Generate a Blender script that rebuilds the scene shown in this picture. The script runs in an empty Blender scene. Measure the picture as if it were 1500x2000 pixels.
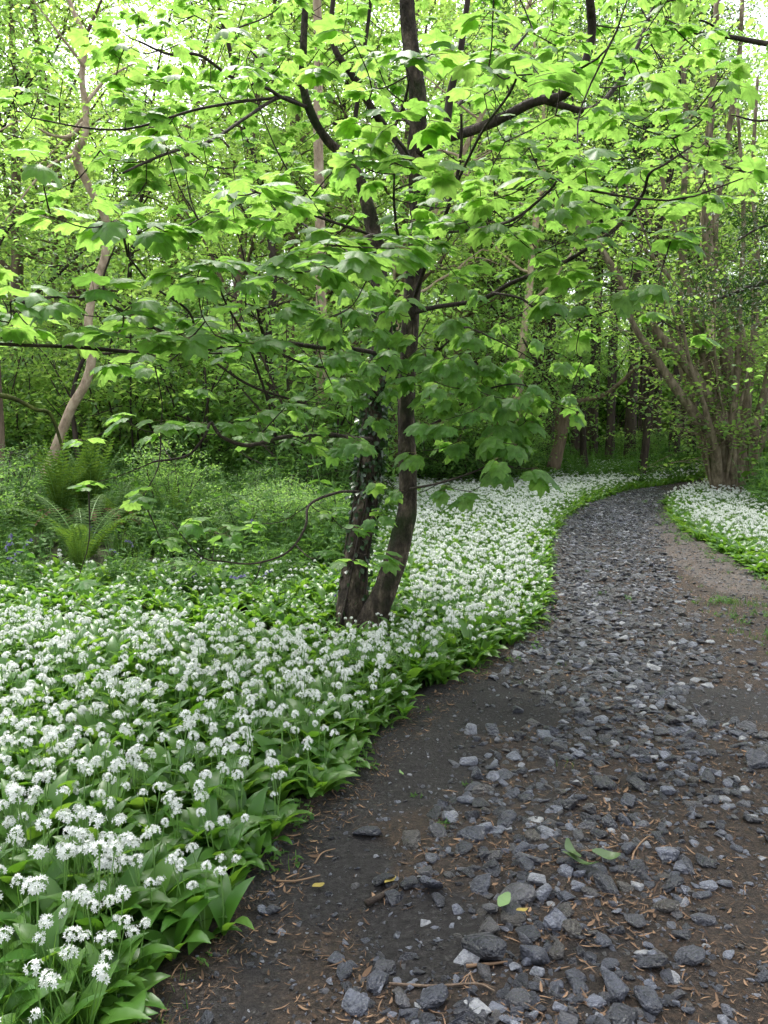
import bpy, bmesh, math, random
import numpy as np
from mathutils import Vector, Matrix, noise as mnoise

R = math.radians
SC = bpy.context.scene
COL = SC.collection
random.seed(11)
RNG = np.random.default_rng(11)

# =====================================================================
#  camera, sky, sun, exposure
# =====================================================================
CAMZ, PITCH, FPX = 1.5, math.atan(170 / 1500), 1500.0
cam_d = bpy.data.cameras.new('camera')
cam_d.sensor_fit = 'VERTICAL'; cam_d.sensor_height = 24.0; cam_d.lens = 24.0 * FPX / 2000.0
cam_d.clip_start = 0.05; cam_d.clip_end = 1500.0
cam = bpy.data.objects.new('camera', cam_d); COL.objects.link(cam)
cam.location = (0, 0, CAMZ); cam.rotation_euler = (math.pi / 2 - PITCH, 0, 0)
SC.camera = cam

SUN_AZ, SUN_EL = R(-20), R(60)          # azimuth from +Y towards +X
world = bpy.data.worlds.new('World'); SC.world = world; world.use_nodes = True
wn = world.node_tree.nodes; wl = world.node_tree.links
for n in list(wn): wn.remove(n)
w_out = wn.new('ShaderNodeOutputWorld'); w_bg = wn.new('ShaderNodeBackground')
w_sky = wn.new('ShaderNodeTexSky'); w_sky.sky_type = 'NISHITA'; w_sky.sun_disc = False
w_sky.sun_elevation = SUN_EL; w_sky.sun_rotation = SUN_AZ
w_sky.air_density = 1.0; w_sky.dust_density = 4.0; w_sky.ozone_density = 1.0
w_hsv = wn.new('ShaderNodeHueSaturation'); w_hsv.inputs['Saturation'].default_value = 0.25   # overcast white
w_bg.inputs['Strength'].default_value = 0.15
wl.new(w_sky.outputs[0], w_hsv.inputs['Color']); wl.new(w_hsv.outputs[0], w_bg.inputs['Color'])
wl.new(w_bg.outputs[0], w_out.inputs['Surface'])

sun_d = bpy.data.lights.new('sun', 'SUN'); sun_d.energy = 1.25; sun_d.angle = R(20); sun_d.color = (1.0, 0.96, 0.88)
sun = bpy.data.objects.new('sun', sun_d); COL.objects.link(sun)
sdir = Vector((math.sin(SUN_AZ) * math.cos(SUN_EL), math.cos(SUN_AZ) * math.cos(SUN_EL), math.sin(SUN_EL)))
sun.rotation_euler = (-sdir).to_track_quat('-Z', 'Y').to_euler(); sun.location = (0, 0, 30)

SC.view_settings.view_transform = 'Standard'; SC.view_settings.look = 'None'
SC.view_settings.exposure = 1.9; SC.view_settings.gamma = 1.0
SC.render.engine = 'CYCLES'
cy = SC.cycles
cy.use_denoising = True
try: cy.denoiser = 'OPENIMAGEDENOISE'
except Exception: pass
cy.max_bounces = 8; cy.diffuse_bounces = 4; cy.glossy_bounces = 2; cy.transmission_bounces = 5
cy.transparent_max_bounces = 4; cy.caustics_reflective = False; cy.caustics_refractive = False
cy.sample_clamp_indirect = 6.0
cy.use_fast_gi = True; cy.fast_gi_method = 'REPLACE'; cy.ao_bounces_render = 2; world.light_settings.distance = 2.4
cy.use_adaptive_sampling = True; cy.adaptive_threshold = 0.03

# =====================================================================
#  helpers
# =====================================================================
_cp, _sp = math.cos(PITCH), math.sin(PITCH)
def ray(px, py):
    a, b = (px - 750) / FPX, (1000 - py) / FPX
    return Vector((a, _cp + b * _sp, -_sp + b * _cp))
def at(px, py, Y):                       # the point seen at a photo pixel, Y metres ahead
    d = ray(px, py); return Vector((0, 0, CAMZ)) + d * (Y / d.y)
def gnd(px, py):
    d = ray(px, py); t = -CAMZ / d.z; return Vector((d.x * t, d.y * t, 0))
def proj(p):                             # world -> photo pixel
    x, y, z = p[0], p[1], p[2] - CAMZ
    dep = y * _cp - z * _sp
    return 750 + FPX * x / dep, 1000 - FPX * (y * _sp + z * _cp) / dep, dep
def sstep(a, b, x):
    t = min(1.0, max(0.0, (x - a) / (b - a))); return t * t * (3 - 2 * t)

def tag(o, label=None, cat=None, group=None, kind=None):
    if label: o['label'] = label
    if cat: o['category'] = cat
    if group: o['group'] = group
    if kind: o['kind'] = kind
    return o
def empty(name, loc=(0, 0, 0), rz=0.0):
    o = bpy.data.objects.new(name, None); COL.objects.link(o)
    o.location = loc; o.rotation_euler = (0, 0, rz); o.empty_display_size = 0.1
    return o
def mobj(name, me, parent=None, loc=(0, 0, 0), rot=(0, 0, 0), scl=1.0, link=True):
    o = bpy.data.objects.new(name, me)
    if link: COL.objects.link(o)
    if parent is not None: o.parent = parent
    o.location = loc; o.rotation_euler = rot
    o.scale = (scl, scl, scl) if isinstance(scl, (int, float)) else scl
    return o

def np_mesh(name, verts, faces, mat=None, smooth=False):
    """faces: (N,k) int array of one polygon size"""
    me = bpy.data.meshes.new(name)
    verts = np.asarray(verts, dtype=np.float32); faces = np.asarray(faces, dtype=np.int32)
    k = faces.shape[1]
    me.vertices.add(len(verts)); me.vertices.foreach_set('co', verts.ravel())
    me.loops.add(faces.size); me.loops.foreach_set('vertex_index', faces.ravel())
    me.polygons.add(len(faces))
    me.polygons.foreach_set('loop_start', np.arange(0, faces.size, k, dtype=np.int32))
    me.update(calc_edges=True)
    if smooth: me.polygons.foreach_set('use_smooth', np.ones(len(faces), dtype=bool))
    if mat: me.materials.append(mat)
    return me

class MB:
    """collects shapes for ONE mesh, several material slots possible"""
    def __init__(s): s.v = []; s.f = []; s.m = []; s.n = 0
    def add(s, verts, faces, mi=0):
        b = s.n
        s.v.extend(tuple(map(float, p)) for p in verts); s.n += len(verts)
        for f in faces: s.f.append(tuple(i + b for i in f)); s.m.append(mi)
    def tube(s, pts, radii, sides=8, mi=0, cap=True, rough=0.0, seed=0):
        P = [Vector(p) for p in pts]; n = len(P)
        if n < 2: return
        t0 = (P[1] - P[0]).normalized()
        nrm = t0.orthogonal().normalized()
        vs = []; prev = t0
        for i in range(n):
            t = (P[min(i + 1, n - 1)] - P[max(i - 1, 0)])
            t = t.normalized() if t.length > 1e-9 else prev
            q = prev.rotation_difference(t); nrm = (q @ nrm); nrm = (nrm - t * nrm.dot(t)).normalized()
            prev = t; bi = t.cross(nrm)
            for k in range(sides):
                a = 2 * math.pi * k / sides
                r = radii[i]
                if rough:
                    d = nrm * math.cos(a) + bi * math.sin(a)
                    r *= 1 + rough * (mnoise.noise(d * 1.3 + Vector((seed, i * 0.35, 0))) + 0.5 * mnoise.noise(d * 3.1 + Vector((seed + 9, i * 0.2, 2))))
                vs.append(P[i] + (nrm * math.cos(a) + bi * math.sin(a)) * r)
        fs = []
        for i in range(n - 1):
            for k in range(sides):
                k2 = (k + 1) % sides
                fs.append((i * sides + k, i * sides + k2, (i + 1) * sides + k2, (i + 1) * sides + k))
        if cap:
            fs.append(tuple(range(sides))[::-1]); fs.append(tuple((n - 1) * sides + k for k in range(sides)))
        s.add(vs, fs, mi)
    def mesh(s, name, mats, smooth=True):
        me = bpy.data.meshes.new(name)
        me.from_pydata(s.v, [], s.f)
        if not isinstance(mats, (list, tuple)): mats = [mats]
        for m in mats: me.materials.append(m)
        if len(mats) > 1: me.polygons.foreach_set('material_index', np.array(s.m, dtype=np.int32))
        if smooth: me.polygons.foreach_set('use_smooth', np.ones(len(me.polygons), dtype=bool))
        me.update(); return me

def spline(pts, n=6):
    """Catmull-Rom through the points (any dimension, as tuples)"""
    P = [np.array(p, dtype=float) for p in pts]
    P = [2 * P[0] - P[1]] + P + [2 * P[-1] - P[-2]]
    out = []
    for i in range(1, len(P) - 2):
        a, b, c, d = P[i - 1], P[i], P[i + 1], P[i + 2]
        for k in range(n):
            t = k / n
            out.append(0.5 * ((2 * b) + (-a + c) * t + (2 * a - 5 * b + 4 * c - d) * t * t + (-a + 3 * b - 3 * c + d) * t ** 3))
    out.append(P[-2])
    return np.array(out)

# ---------------------------------------------------------------------
#  materials
# ---------------------------------------------------------------------
def newmat(name):
    m = bpy.data.materials.new(name); m.use_nodes = True
    nt = m.node_tree; nt.nodes.clear()
    out = nt.nodes.new('ShaderNodeOutputMaterial')
    return m, nt, out
def leafmat(name, c1, c2, t1, t2, tfac=0.5, rough=0.42, spec=0.4, src='island', noise_scale=0.0, veins=False):
    """thin leaf: reflecting upper colour c1..c2, light passing through t1..t2, varied leaf by leaf"""
    m, nt, out = newmat(name); N = nt.nodes; L = nt.links
    if src == 'island':
        g = N.new('ShaderNodeNewGeometry'); rnd = g.outputs['Random Per Island']
    else:
        g = N.new('ShaderNodeObjectInfo'); rnd = g.outputs['Random']
    if src == 'both':
        g2 = N.new('ShaderNodeNewGeometry'); ad = N.new('ShaderNodeMath'); ad.operation = 'ADD'
        L.new(rnd, ad.inputs[0]); L.new(g2.outputs['Random Per Island'], ad.inputs[1])
        fr = N.new('ShaderNodeMath'); fr.operation = 'FRACT'; L.new(ad.outputs[0], fr.inputs[0]); rnd = fr.outputs[0]
    m1 = N.new('ShaderNodeMix'); m1.data_type = 'RGBA'; m2 = N.new('ShaderNodeMix'); m2.data_type = 'RGBA'
    m1.inputs[6].default_value = (*c1, 1); m1.inputs[7].default_value = (*c2, 1)
    m2.inputs[6].default_value = (*t1, 1); m2.inputs[7].default_value = (*t2, 1)
    L.new(rnd, m1.inputs[0]); L.new(rnd, m2.inputs[0])
    p = N.new('ShaderNodeBsdfPrincipled'); p.inputs['Roughness'].default_value = rough
    p.inputs['Specular IOR Level'].default_value = spec
    t = N.new('ShaderNodeBsdfTranslucent'); mx = N.new('ShaderNodeMixShader'); mx.inputs[0].default_value = tfac
    if veins:
        tcv = N.new('ShaderNodeTexCoord'); sx = N.new('ShaderNodeSeparateXYZ'); L.new(tcv.outputs['Object'], sx.inputs[0])
        def mt(op, a, b=None):
            q = N.new('ShaderNodeMath'); q.operation = op
            for ii, vv in enumerate((a, b)):
                if vv is None: continue
                if isinstance(vv, (int, float)): q.inputs[ii].default_value = vv
                else: L.new(vv, q.inputs[ii])
            return q.outputs[0]
        vx = mt('SUBTRACT', sx.outputs[0], .75); vy = mt('ABSOLUTE', sx.outputs[1]); dm = None
        for ad_ in (0, 48, 98):
            ca, sa = math.cos(R(ad_)), math.sin(R(ad_))
            pd = mt('ABSOLUTE', mt('SUBTRACT', mt('MULTIPLY', vx, sa), mt('MULTIPLY', vy, ca)))
            al = mt('ADD', mt('MULTIPLY', vx, ca), mt('MULTIPLY', vy, sa))
            dv = mt('ADD', pd, mt('LESS_THAN', al, 0.0)); 
            sv = mt('ABSOLUTE', mt('SINE', mt('ADD', mt('MULTIPLY', al, 26.0), mt('MULTIPLY', pd, -20.0))))
            dv = mt('MINIMUM', dv, mt('ADD', mt('MULTIPLY', sv, .10), mt('MULTIPLY', pd, .12)))
            dm = dv if dm is None else mt('MINIMUM', dm, dv)
        vr = N.new('ShaderNodeMapRange'); vr.inputs[1].default_value = .012; vr.inputs[2].default_value = .05; vr.inputs[3].default_value = 1; vr.inputs[4].default_value = 0
        L.new(dm, vr.inputs[0]); vmask = vr.outputs[0]
        for mm in (m1, m2):
            pass
    if noise_scale:
        tc = N.new('ShaderNodeTexCoord'); nz = N.new('ShaderNodeTexNoise'); nz.inputs['Scale'].default_value = noise_scale
        nz.inputs['Detail'].default_value = 4
        L.new(tc.outputs['Object'], nz.inputs['Vector'])
        for mm, sh, ii in ((m1, p, 'Base Color'), (m2, t, 'Color')):
            hv = N.new('ShaderNodeHueSaturation')
            mr = N.new('ShaderNodeMapRange'); mr.inputs[1].default_value = .3; mr.inputs[2].default_value = .7
            mr.inputs[3].default_value = .72; mr.inputs[4].default_value = 1.22
            L.new(nz.outputs[0], mr.inputs[0]); L.new(mr.outputs[0], hv.inputs['Value']); L.new(mm.outputs[2], hv.inputs['Color'])
            res = hv.outputs[0]
            if veins:
                hx = N.new('ShaderNodeHueSaturation'); hx.inputs['Value'].default_value = 1.35 if sh is p else .72; hx.inputs['Fac'].default_value = 1
                L.new(res, hx.inputs['Color']); L.new(vmask, hx.inputs['Fac']); res = hx.outputs[0]
            L.new(res, sh.inputs[ii])
    else:
        L.new(m1.outputs[2], p.inputs['Base Color']); L.new(m2.outputs[2], t.inputs['Color'])
    L.new(p.outputs[0], mx.inputs[1]); L.new(t.outputs[0], mx.inputs[2]); L.new(mx.outputs[0], out.inputs['Surface'])
    return m
def ramp(N, stops):
    r = N.new('ShaderNodeValToRGB'); e = r.color_ramp.elements
    while len(e) > 1: e.remove(e[-1])
    e[0].position = stops[0][0]; e[0].color = (*stops[0][1], 1)
    for p, c in stops[1:]:
        x = e.new(p); x.color = (*c, 1)
    return r
def barkmat(name, stops, scale=9.0, stretch=0.22, bump=0.6, moss=None, rough=0.85):
    m, nt, out = newmat(name); N = nt.nodes; L = nt.links
    tc = N.new('ShaderNodeTexCoord'); mp = N.new('ShaderNodeMapping'); mp.inputs['Scale'].default_value = (1, 1, stretch)
    L.new(tc.outputs['Object'], mp.inputs['Vector'])
    n1 = N.new('ShaderNodeTexNoise'); n1.inputs['Scale'].default_value = scale; n1.inputs['Detail'].default_value = 7; n1.inputs['Roughness'].default_value = .65
    L.new(mp.outputs[0], n1.inputs['Vector'])
    rp = ramp(N, stops); L.new(n1.outputs[0], rp.inputs[0])
    colo = rp.outputs[0]
    if moss:
        n2 = N.new('ShaderNodeTexNoise'); n2.inputs['Scale'].default_value = 3.2; n2.inputs['Detail'].default_value = 6
        L.new(tc.outputs['Object'], n2.inputs['Vector'])
        r2 = ramp(N, [(moss[1], (0, 0, 0)), (moss[1] + .1, (1, 1, 1))]); L.new(n2.outputs[0], r2.inputs[0])
        mx = N.new('ShaderNodeMix'); mx.data_type = 'RGBA'; L.new(r2.outputs[0], mx.inputs[0]); L.new(colo, mx.inputs[6])
        mx.inputs[7].default_value = (*moss[0], 1); colo = mx.outputs[2]
    n3 = N.new('ShaderNodeTexNoise'); n3.inputs['Scale'].default_value = scale * 3.5; n3.inputs['Detail'].default_value = 6
    L.new(mp.outputs[0], n3.inputs['Vector'])
    ad = N.new('ShaderNodeMath'); ad.operation = 'ADD'; L.new(n1.outputs[0], ad.inputs[0]); L.new(n3.outputs[0], ad.inputs[1])
    b = N.new('ShaderNodeBump'); b.inputs['Strength'].default_value = bump; b.inputs['Distance'].default_value = .035
    L.new(ad.outputs[0], b.inputs['Height'])
    p = N.new('ShaderNodeBsdfPrincipled'); p.inputs['Roughness'].default_value = rough; p.inputs['Specular IOR Level'].default_value = .25
    L.new(colo, p.inputs['Base Color']); L.new(b.outputs[0], p.inputs['Normal']); L.new(p.outputs[0], out.inputs['Surface'])
    return m
def plainmat(name, c, rough=.7, spec=.3, c2=None):
    m, nt, out = newmat(name); N = nt.nodes; L = nt.links
    p = N.new('ShaderNodeBsdfPrincipled'); p.inputs['Roughness'].default_value = rough; p.inputs['Specular IOR Level'].default_value = spec
    p.inputs['Base Color'].default_value = (*c, 1)
    if c2:
        g = N.new('ShaderNodeObjectInfo'); g2 = N.new('ShaderNodeNewGeometry')
        ad = N.new('ShaderNodeMath'); ad.operation = 'ADD'; L.new(g.outputs['Random'], ad.inputs[0]); L.new(g2.outputs['Random Per Island'], ad.inputs[1])
        fr = N.new('ShaderNodeMath'); fr.operation = 'FRACT'; L.new(ad.outputs[0], fr.inputs[0])
        mx = N.new('ShaderNodeMix'); mx.data_type = 'RGBA'; mx.inputs[6].default_value = (*c, 1); mx.inputs[7].default_value = (*c2, 1)
        L.new(fr.outputs[0], mx.inputs[0]); L.new(mx.outputs[2], p.inputs['Base Color'])
    L.new(p.outputs[0], out.inputs['Surface']); return m

M = {}
M['maple'] = leafmat('maple_leaf', (.085, .195, .05), (.12, .23, .055), (.245, .49, .075), (.35, .58, .105), .57, .46, .34, 'object', 2.2, True)
M['fresh'] = leafmat('fresh_leaf', (.085, .18, .045), (.12, .22, .06), (.32, .55, .09), (.45, .63, .13), .58, .45, .4)
M['mid'] = leafmat('mid_leaf', (.08, .175, .05), (.12, .22, .065), (.25, .48, .09), (.38, .60, .12), .57, .42, .4)
M['dark'] = leafmat('dark_leaf', (.055, .125, .04), (.085, .17, .05), (.18, .37, .07), (.26, .46, .09), .52, .4, .4)
M['yew'] = leafmat('evergreen_needle', (.02, .055, .018), (.035, .08, .022), (.03, .08, .01), (.05, .11, .015), .25, .45, .35)
M['hazel'] = leafmat('hazel_leaf', (.085, .18, .045), (.12, .22, .06), (.28, .50, .08), (.40, .60, .11), .58, .45, .35)
M['herb'] = leafmat('herb_leaf', (.04, .105, .025), (.07, .15, .035), (.10, .24, .03), (.18, .34, .04), .45, .6, .15, 'both')
M['garlic'] = leafmat('garlic_leaf', (.05, .145, .022), (.095, .20, .035), (.13, .31, .02), (.24, .43, .035), .42, .33, .5, 'both')
M['fern'] = leafmat('fern_frond', (.04, .09, .018), (.065, .125, .022), (.10, .20, .02), (.16, .27, .028), .40, .65, .15, 'both')
M['ivy'] = leafmat('ivy_leaf', (.018, .05, .016), (.035, .085, .022), (.02, .05, .01), (.04, .09, .015), .2, .32, .5)
M['petal'] = leafmat('white_petal', (.74, .76, .74), (.79, .80, .78), (.68, .71, .65), (.70, .73, .67), .3, .55, .25)
M['stalk'] = plainmat('green_stalk', (.12, .24, .05), .5, .4)
M['deadfrond'] = leafmat('dead_frond', (.10, .065, .035), (.15, .10, .055), (.1, .06, .03), (.12, .08, .04), .25, .8, .1)
M['bluebell'] = leafmat('bluebell_petal', (.13, .125, .26), (.18, .17, .32), (.12, .115, .26), (.16, .16, .32), .35, .5, .3)
M['yellow'] = plainmat('yellow_petal', (.75, .42, .02), .5, .3)
M['bark_maple'] = barkmat('maple_bark', [(.32, (.016, .013, .010)), (.44, (.036, .028, .021)), (.54, (.072, .056, .042)), (.66, (.165, .128, .098))], 15, .45, 1.0, ((.022, .033, .010), .54))
M['bark_dark'] = barkmat('dark_bark', [(.3, (.018, .014, .011)), (.55, (.045, .034, .027)), (.75, (.085, .065, .05))], 11, .25, .7)
M['bark_twig'] = plainmat('twig_bark', (.030, .022, .018), .7, .3, (.055, .040, .030))
M['bark_pale'] = barkmat('pale_bark', [(.3, (.20, .15, .105)), (.46, (.36, .27, .195)), (.6, (.47, .37, .275)), (.75, (.56, .46, .36))], 10, .6, .5)
M['bark_mid'] = barkmat('brown_bark', [(.3, (.07, .05, .036)), (.5, (.145, .105, .075)), (.72, (.25, .19, .135))], 9, .25, .6, ((.05, .075, .02), .62))
M['bark_hazel'] = barkmat('hazel_bark', [(.28, (.06, .047, .031)), (.48, (.155, .124, .082)), (.7, (.31, .255, .18))], 12, .3, .6, ((.05, .07, .02), .6))
M['bark_pole'] = barkmat('conifer_bark', [(.3, (.025, .019, .016)), (.55, (.065, .048, .04)), (.75, (.12, .09, .075))], 10, .25, .7)
M['bark_moss'] = barkmat('mossy_bark', [(.3, (.03, .03, .012)), (.5, (.07, .085, .02)), (.72, (.13, .15, .035))], 7, .8, .8)
M['litter'] = plainmat('leaf_litter', (.04, .026, .018), .85, .15, (.25, .16, .10))

def stonemat():
    m, nt, out = newmat('slate_stone'); N = nt.nodes; L = nt.links
    oi = N.new('ShaderNodeObjectInfo'); tc = N.new('ShaderNodeTexCoord')
    rp = ramp(N, [(0, (.013, .014, .018)), (.3, (.026, .028, .037)), (.56, (.048, .053, .070)), (.7, (.042, .037, .032)), (.82, (.090, .099, .127)), (.94, (.14, .15, .18)), (1, (.27, .275, .285))])
    L.new(oi.outputs['Random'], rp.inputs[0])
    va = N.new('ShaderNodeVectorMath'); va.operation = 'SCALE'; va.inputs[3].default_value = 40
    cb = N.new('ShaderNodeCombineXYZ'); L.new(oi.outputs['Random'], cb.inputs[0]); L.new(cb.outputs[0], va.inputs[0])
    ad = N.new('ShaderNodeVectorMath'); ad.operation = 'ADD'; L.new(tc.outputs['Object'], ad.inputs[0]); L.new(va.outputs[0], ad.inputs[1])
    n1 = N.new('ShaderNodeTexNoise'); n1.inputs['Scale'].default_value = 1.8; n1.inputs['Detail'].default_value = 8; n1.inputs['Roughness'].default_value = .7
    L.new(ad.outputs[0], n1.inputs['Vector'])
    mr = N.new('ShaderNodeMapRange'); mr.inputs[1].default_value = .3; mr.inputs[2].default_value = .72; mr.inputs[3].default_value = .5; mr.inputs[4].default_value = 1.75
    L.new(n1.outputs[0], mr.inputs[0])
    hv = N.new('ShaderNodeHueSaturation'); L.new(rp.outputs[0], hv.inputs['Color']); L.new(mr.outputs[0], hv.inputs['Value'])
    n2 = N.new('ShaderNodeTexNoise'); n2.inputs['Scale'].default_value = 7; n2.inputs['Detail'].default_value = 6; L.new(ad.outputs[0], n2.inputs['Vector'])
    b = N.new('ShaderNodeBump'); b.inputs['Strength'].default_value = .55; b.inputs['Distance'].default_value = .15; L.new(n2.outputs[0], b.inputs['Height'])
    p = N.new('ShaderNodeBsdfPrincipled'); p.inputs['Roughness'].default_value = .36; p.inputs['Specular IOR Level'].default_value = .7
    L.new(hv.outputs[0], p.inputs['Base Color']); L.new(b.outputs[0], p.inputs['Normal']); L.new(p.outputs[0], out.inputs['Surface'])
    return m
M['stone'] = stonemat()

def soilmat():
    """path: dark slate dust, brown leaf mould and a paler trodden strip (mesh attributes say where)"""
    m, nt, out = newmat('path_soil'); N = nt.nodes; L = nt.links
    tc = N.new('ShaderNodeTexCoord')
    def nz(sc, det=8, rg=.65):
        n = N.new('ShaderNodeTexNoise'); n.inputs['Scale'].default_value = sc; n.inputs['Detail'].default_value = det; n.inputs['Roughness'].default_value = rg
        L.new(tc.outputs['Object'], n.inputs['Vector']); return n
    def att(nm):
        a = N.new('ShaderNodeAttribute'); a.attribute_name = nm; return a.outputs['Fac']
    def mix(fac, a, b):
        x = N.new('ShaderNodeMix'); x.data_type = 'RGBA'; L.new(fac, x.inputs[0]); L.new(a, x.inputs[6]); L.new(b, x.inputs[7]); return x.outputs[2]
    n1 = nz(55); n2 = nz(14); n3 = nz(130, 4)
    dust = ramp(N, [(.3, (.009, .008, .008)), (.47, (.018, .016, .016)), (.6, (.031, .029, .028)), (.70, (.08, .076, .074)), (.8, (.17, .165, .16))]); L.new(n1.outputs[0], dust.inputs[0])
    mould = ramp(N, [(.28, (.011, .009, .007)), (.46, (.028, .021, .016)), (.60, (.055, .038, .027)), (.74, (.12, .082, .056))]); L.new(n1.outputs[0], mould.inputs[0])
    pale = ramp(N, [(.3, (.05, .043, .039)), (.55, (.095, .083, .076)), (.75, (.15, .133, .122))]); L.new(n2.outputs[0], pale.inputs[0])
    def fac(attr, sc, lo, hi):
        n = nz(sc, 6); a = N.new('ShaderNodeMath'); a.operation = 'ADD'; L.new(n.outputs[0], a.inputs[0]); L.new(att(attr), a.inputs[1])
        r = N.new('ShaderNodeMapRange'); r.inputs[1].default_value = lo; r.inputs[2].default_value = hi; r.interpolation_type = 'SMOOTHSTEP'
        L.new(a.outputs[0], r.inputs[0]); return r.outputs[0]
    c = mix(fac('mould', 6, .78, 1.12), dust.outputs[0], mould.outputs[0])
    c = mix(fac('pale', 3, .95, 1.25), c, pale.outputs[0])
    p = N.new('ShaderNodeBsdfPrincipled'); p.inputs['Roughness'].default_value = .78; p.inputs['Specular IOR Level'].default_value = .3
    L.new(c, p.inputs['Base Color'])
    s = N.new('ShaderNodeMath'); s.operation = 'ADD'; L.new(n1.outputs[0], s.inputs[0]); L.new(n3.outputs[0], s.inputs[1])
    b = N.new('ShaderNodeBump'); b.inputs['Strength'].default_value = .9; b.inputs['Distance'].default_value = .016; L.new(s.outputs[0], b.inputs['Height'])
    L.new(b.outputs[0], p.inputs['Normal']); L.new(p.outputs[0], out.inputs['Surface'])
    return m
M['path'] = soilmat()
def groundmat():
    m, nt, out = newmat('woodland_floor'); N = nt.nodes; L = nt.links
    tc = N.new('ShaderNodeTexCoord'); n1 = N.new('ShaderNodeTexNoise'); n1.inputs['Scale'].default_value = 9; n1.inputs['Detail'].default_value = 9
    L.new(tc.outputs['Object'], n1.inputs['Vector'])
    r = ramp(N, [(.3, (.012, .012, .007)), (.5, (.03, .032, .014)), (.65, (.045, .06, .02)), (.8, (.07, .055, .03))]); L.new(n1.outputs[0], r.inputs[0])
    p = N.new('ShaderNodeBsdfPrincipled'); p.inputs['Roughness'].default_value = .9; p.inputs['Specular IOR Level'].default_value = .2
    b = N.new('ShaderNodeBump'); b.inputs['Strength'].default_value = .6; b.inputs['Distance'].default_value = .05; L.new(n1.outputs[0], b.inputs['Height'])
    L.new(r.outputs[0], p.inputs['Base Color']); L.new(b.outputs[0], p.inputs['Normal']); L.new(p.outputs[0], out.inputs['Surface'])
    return m
M['ground'] = groundmat()

# ---------------------------------------------------------------------
#  scatter: one object of kind stuff, geometry nodes place the shapes
# ---------------------------------------------------------------------
_scat = {}
def scatter(name, P, ROT, S, IDX, protos, parent=None):
    """protos: list of meshes"""
    key = tuple(me.name for me in protos)
    if key not in _scat:
        c = bpy.data.collections.new(name + '_shapes')
        for i, me in enumerate(protos):
            o = bpy.data.objects.new('%s_shape_%02d' % (name, i), me); c.objects.link(o)
        ng = bpy.data.node_groups.new(name + '_scatter', 'GeometryNodeTree')
        ng.interface.new_socket('Geometry', in_out='INPUT', socket_type='NodeSocketGeometry')
        ng.interface.new_socket('Geometry', in_out='OUTPUT', socket_type='NodeSocketGeometry')
        N = ng.nodes; L = ng.links
        gi = N.new('NodeGroupInput'); go = N.new('NodeGroupOutput')
        ci = N.new('GeometryNodeCollectionInfo'); ci.inputs['Collection'].default_value = c
        ci.inputs['Separate Children'].default_value = True; ci.inputs['Reset Children'].default_value = True
        ip = N.new('GeometryNodeInstanceOnPoints'); ip.inputs['Pick Instance'].default_value = True
        def na(nm, t):
            a = N.new('GeometryNodeInputNamedAttribute'); a.data_type = t; a.inputs['Name'].default_value = nm; return a.outputs[0]
        er = N.new('FunctionNodeEulerToRotation')
        L.new(gi.outputs[0], ip.inputs['Points']); L.new(ci.outputs[0], ip.inputs['Instance'])
        L.new(na('idx', 'INT'), ip.inputs['Instance Index'])
        L.new(na('rot', 'FLOAT_VECTOR'), er.inputs[0]); L.new(er.outputs[0], ip.inputs['Rotation'])
        L.new(na('scl', 'FLOAT_VECTOR'), ip.inputs['Scale'])
        L.new(ip.outputs[0], go.inputs[0])
        _scat[key] = ng
    P = np.asarray(P, dtype=np.float32)
    me = bpy.data.meshes.new(name); me.vertices.add(len(P)); me.vertices.foreach_set('co', P.ravel())
    a = me.attributes.new('rot', 'FLOAT_VECTOR', 'POINT'); a.data.foreach_set('vector', np.asarray(ROT, dtype=np.float32).ravel())
    S = np.asarray(S, dtype=np.float32)
    if S.ndim == 1: S = np.repeat(S[:, None], 3, 1)
    a = me.attributes.new('scl', 'FLOAT_VECTOR', 'POINT'); a.data.foreach_set('vector', np.ascontiguousarray(S).ravel())
    a = me.attributes.new('idx', 'INT', 'POINT'); a.data.foreach_set('value', np.asarray(IDX, dtype=np.int32))
    o = mobj(name, me, parent)
    md = o.modifiers.new('scatter', 'NODES'); md.node_group = _scat[key]
    o['kind'] = 'stuff'
    return o

# =====================================================================
#  terrain and path
# =====================================================================
def H(x, y):
    h = 0.035 * math.sin(.8 * x + .5) * math.sin(.6 * y + 1.0) + 0.05 * math.sin(.21 * x + 2) * math.sin(.17 * y)
    h += 0.24 * math.exp(-((x + 3.5) ** 2 / .9 + (y - 9.0) ** 2 / .5))
    h += 0.22 * sstep(-3.0, -8.0, x) * sstep(5, 9, y)
    h += 0.0006 * max(0, y - 26) ** 2 if y < 60 else 0.0006 * 34 ** 2 + (y - 60) * .02
    return h
LE = [(200, 2160), (275, 2010), (345, 1930), (420, 1860), (480, 1780), (520, 1690), (575, 1630), (645, 1570), (740, 1470), (830, 1385), (920, 1325), (1000, 1272),
      (1058, 1215), (1068, 1150), (1072, 1080), (1100, 1022), (1150, 987), (1230, 963), (1330, 946), (1420, 934)]
LW = [gnd(*p) for p in LE]
LY = np.array([.3] + [p.y for p in LW] + [26.0]); LX = np.array([-1.15] + [p.x for p in LW] + [14.0])
RE = [(1500, 1150), (1400, 1092), (1340, 1052), (1298, 1012), (1296, 985), (1345, 968), (1385, 957)]
RW = [gnd(*p) for p in RE]
RY = np.array([.3, 3, 5.5] + [p.y for p in RW] + [19.5, 26.0]); RX = np.array([3.1, 3.3, 3.6] + [p.x for p in RW] + [10.2, 17.0])
def xl(y): return float(np.interp(y, LY, LX))
def xr(y): return float(np.interp(y, RY, RX))

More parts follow.
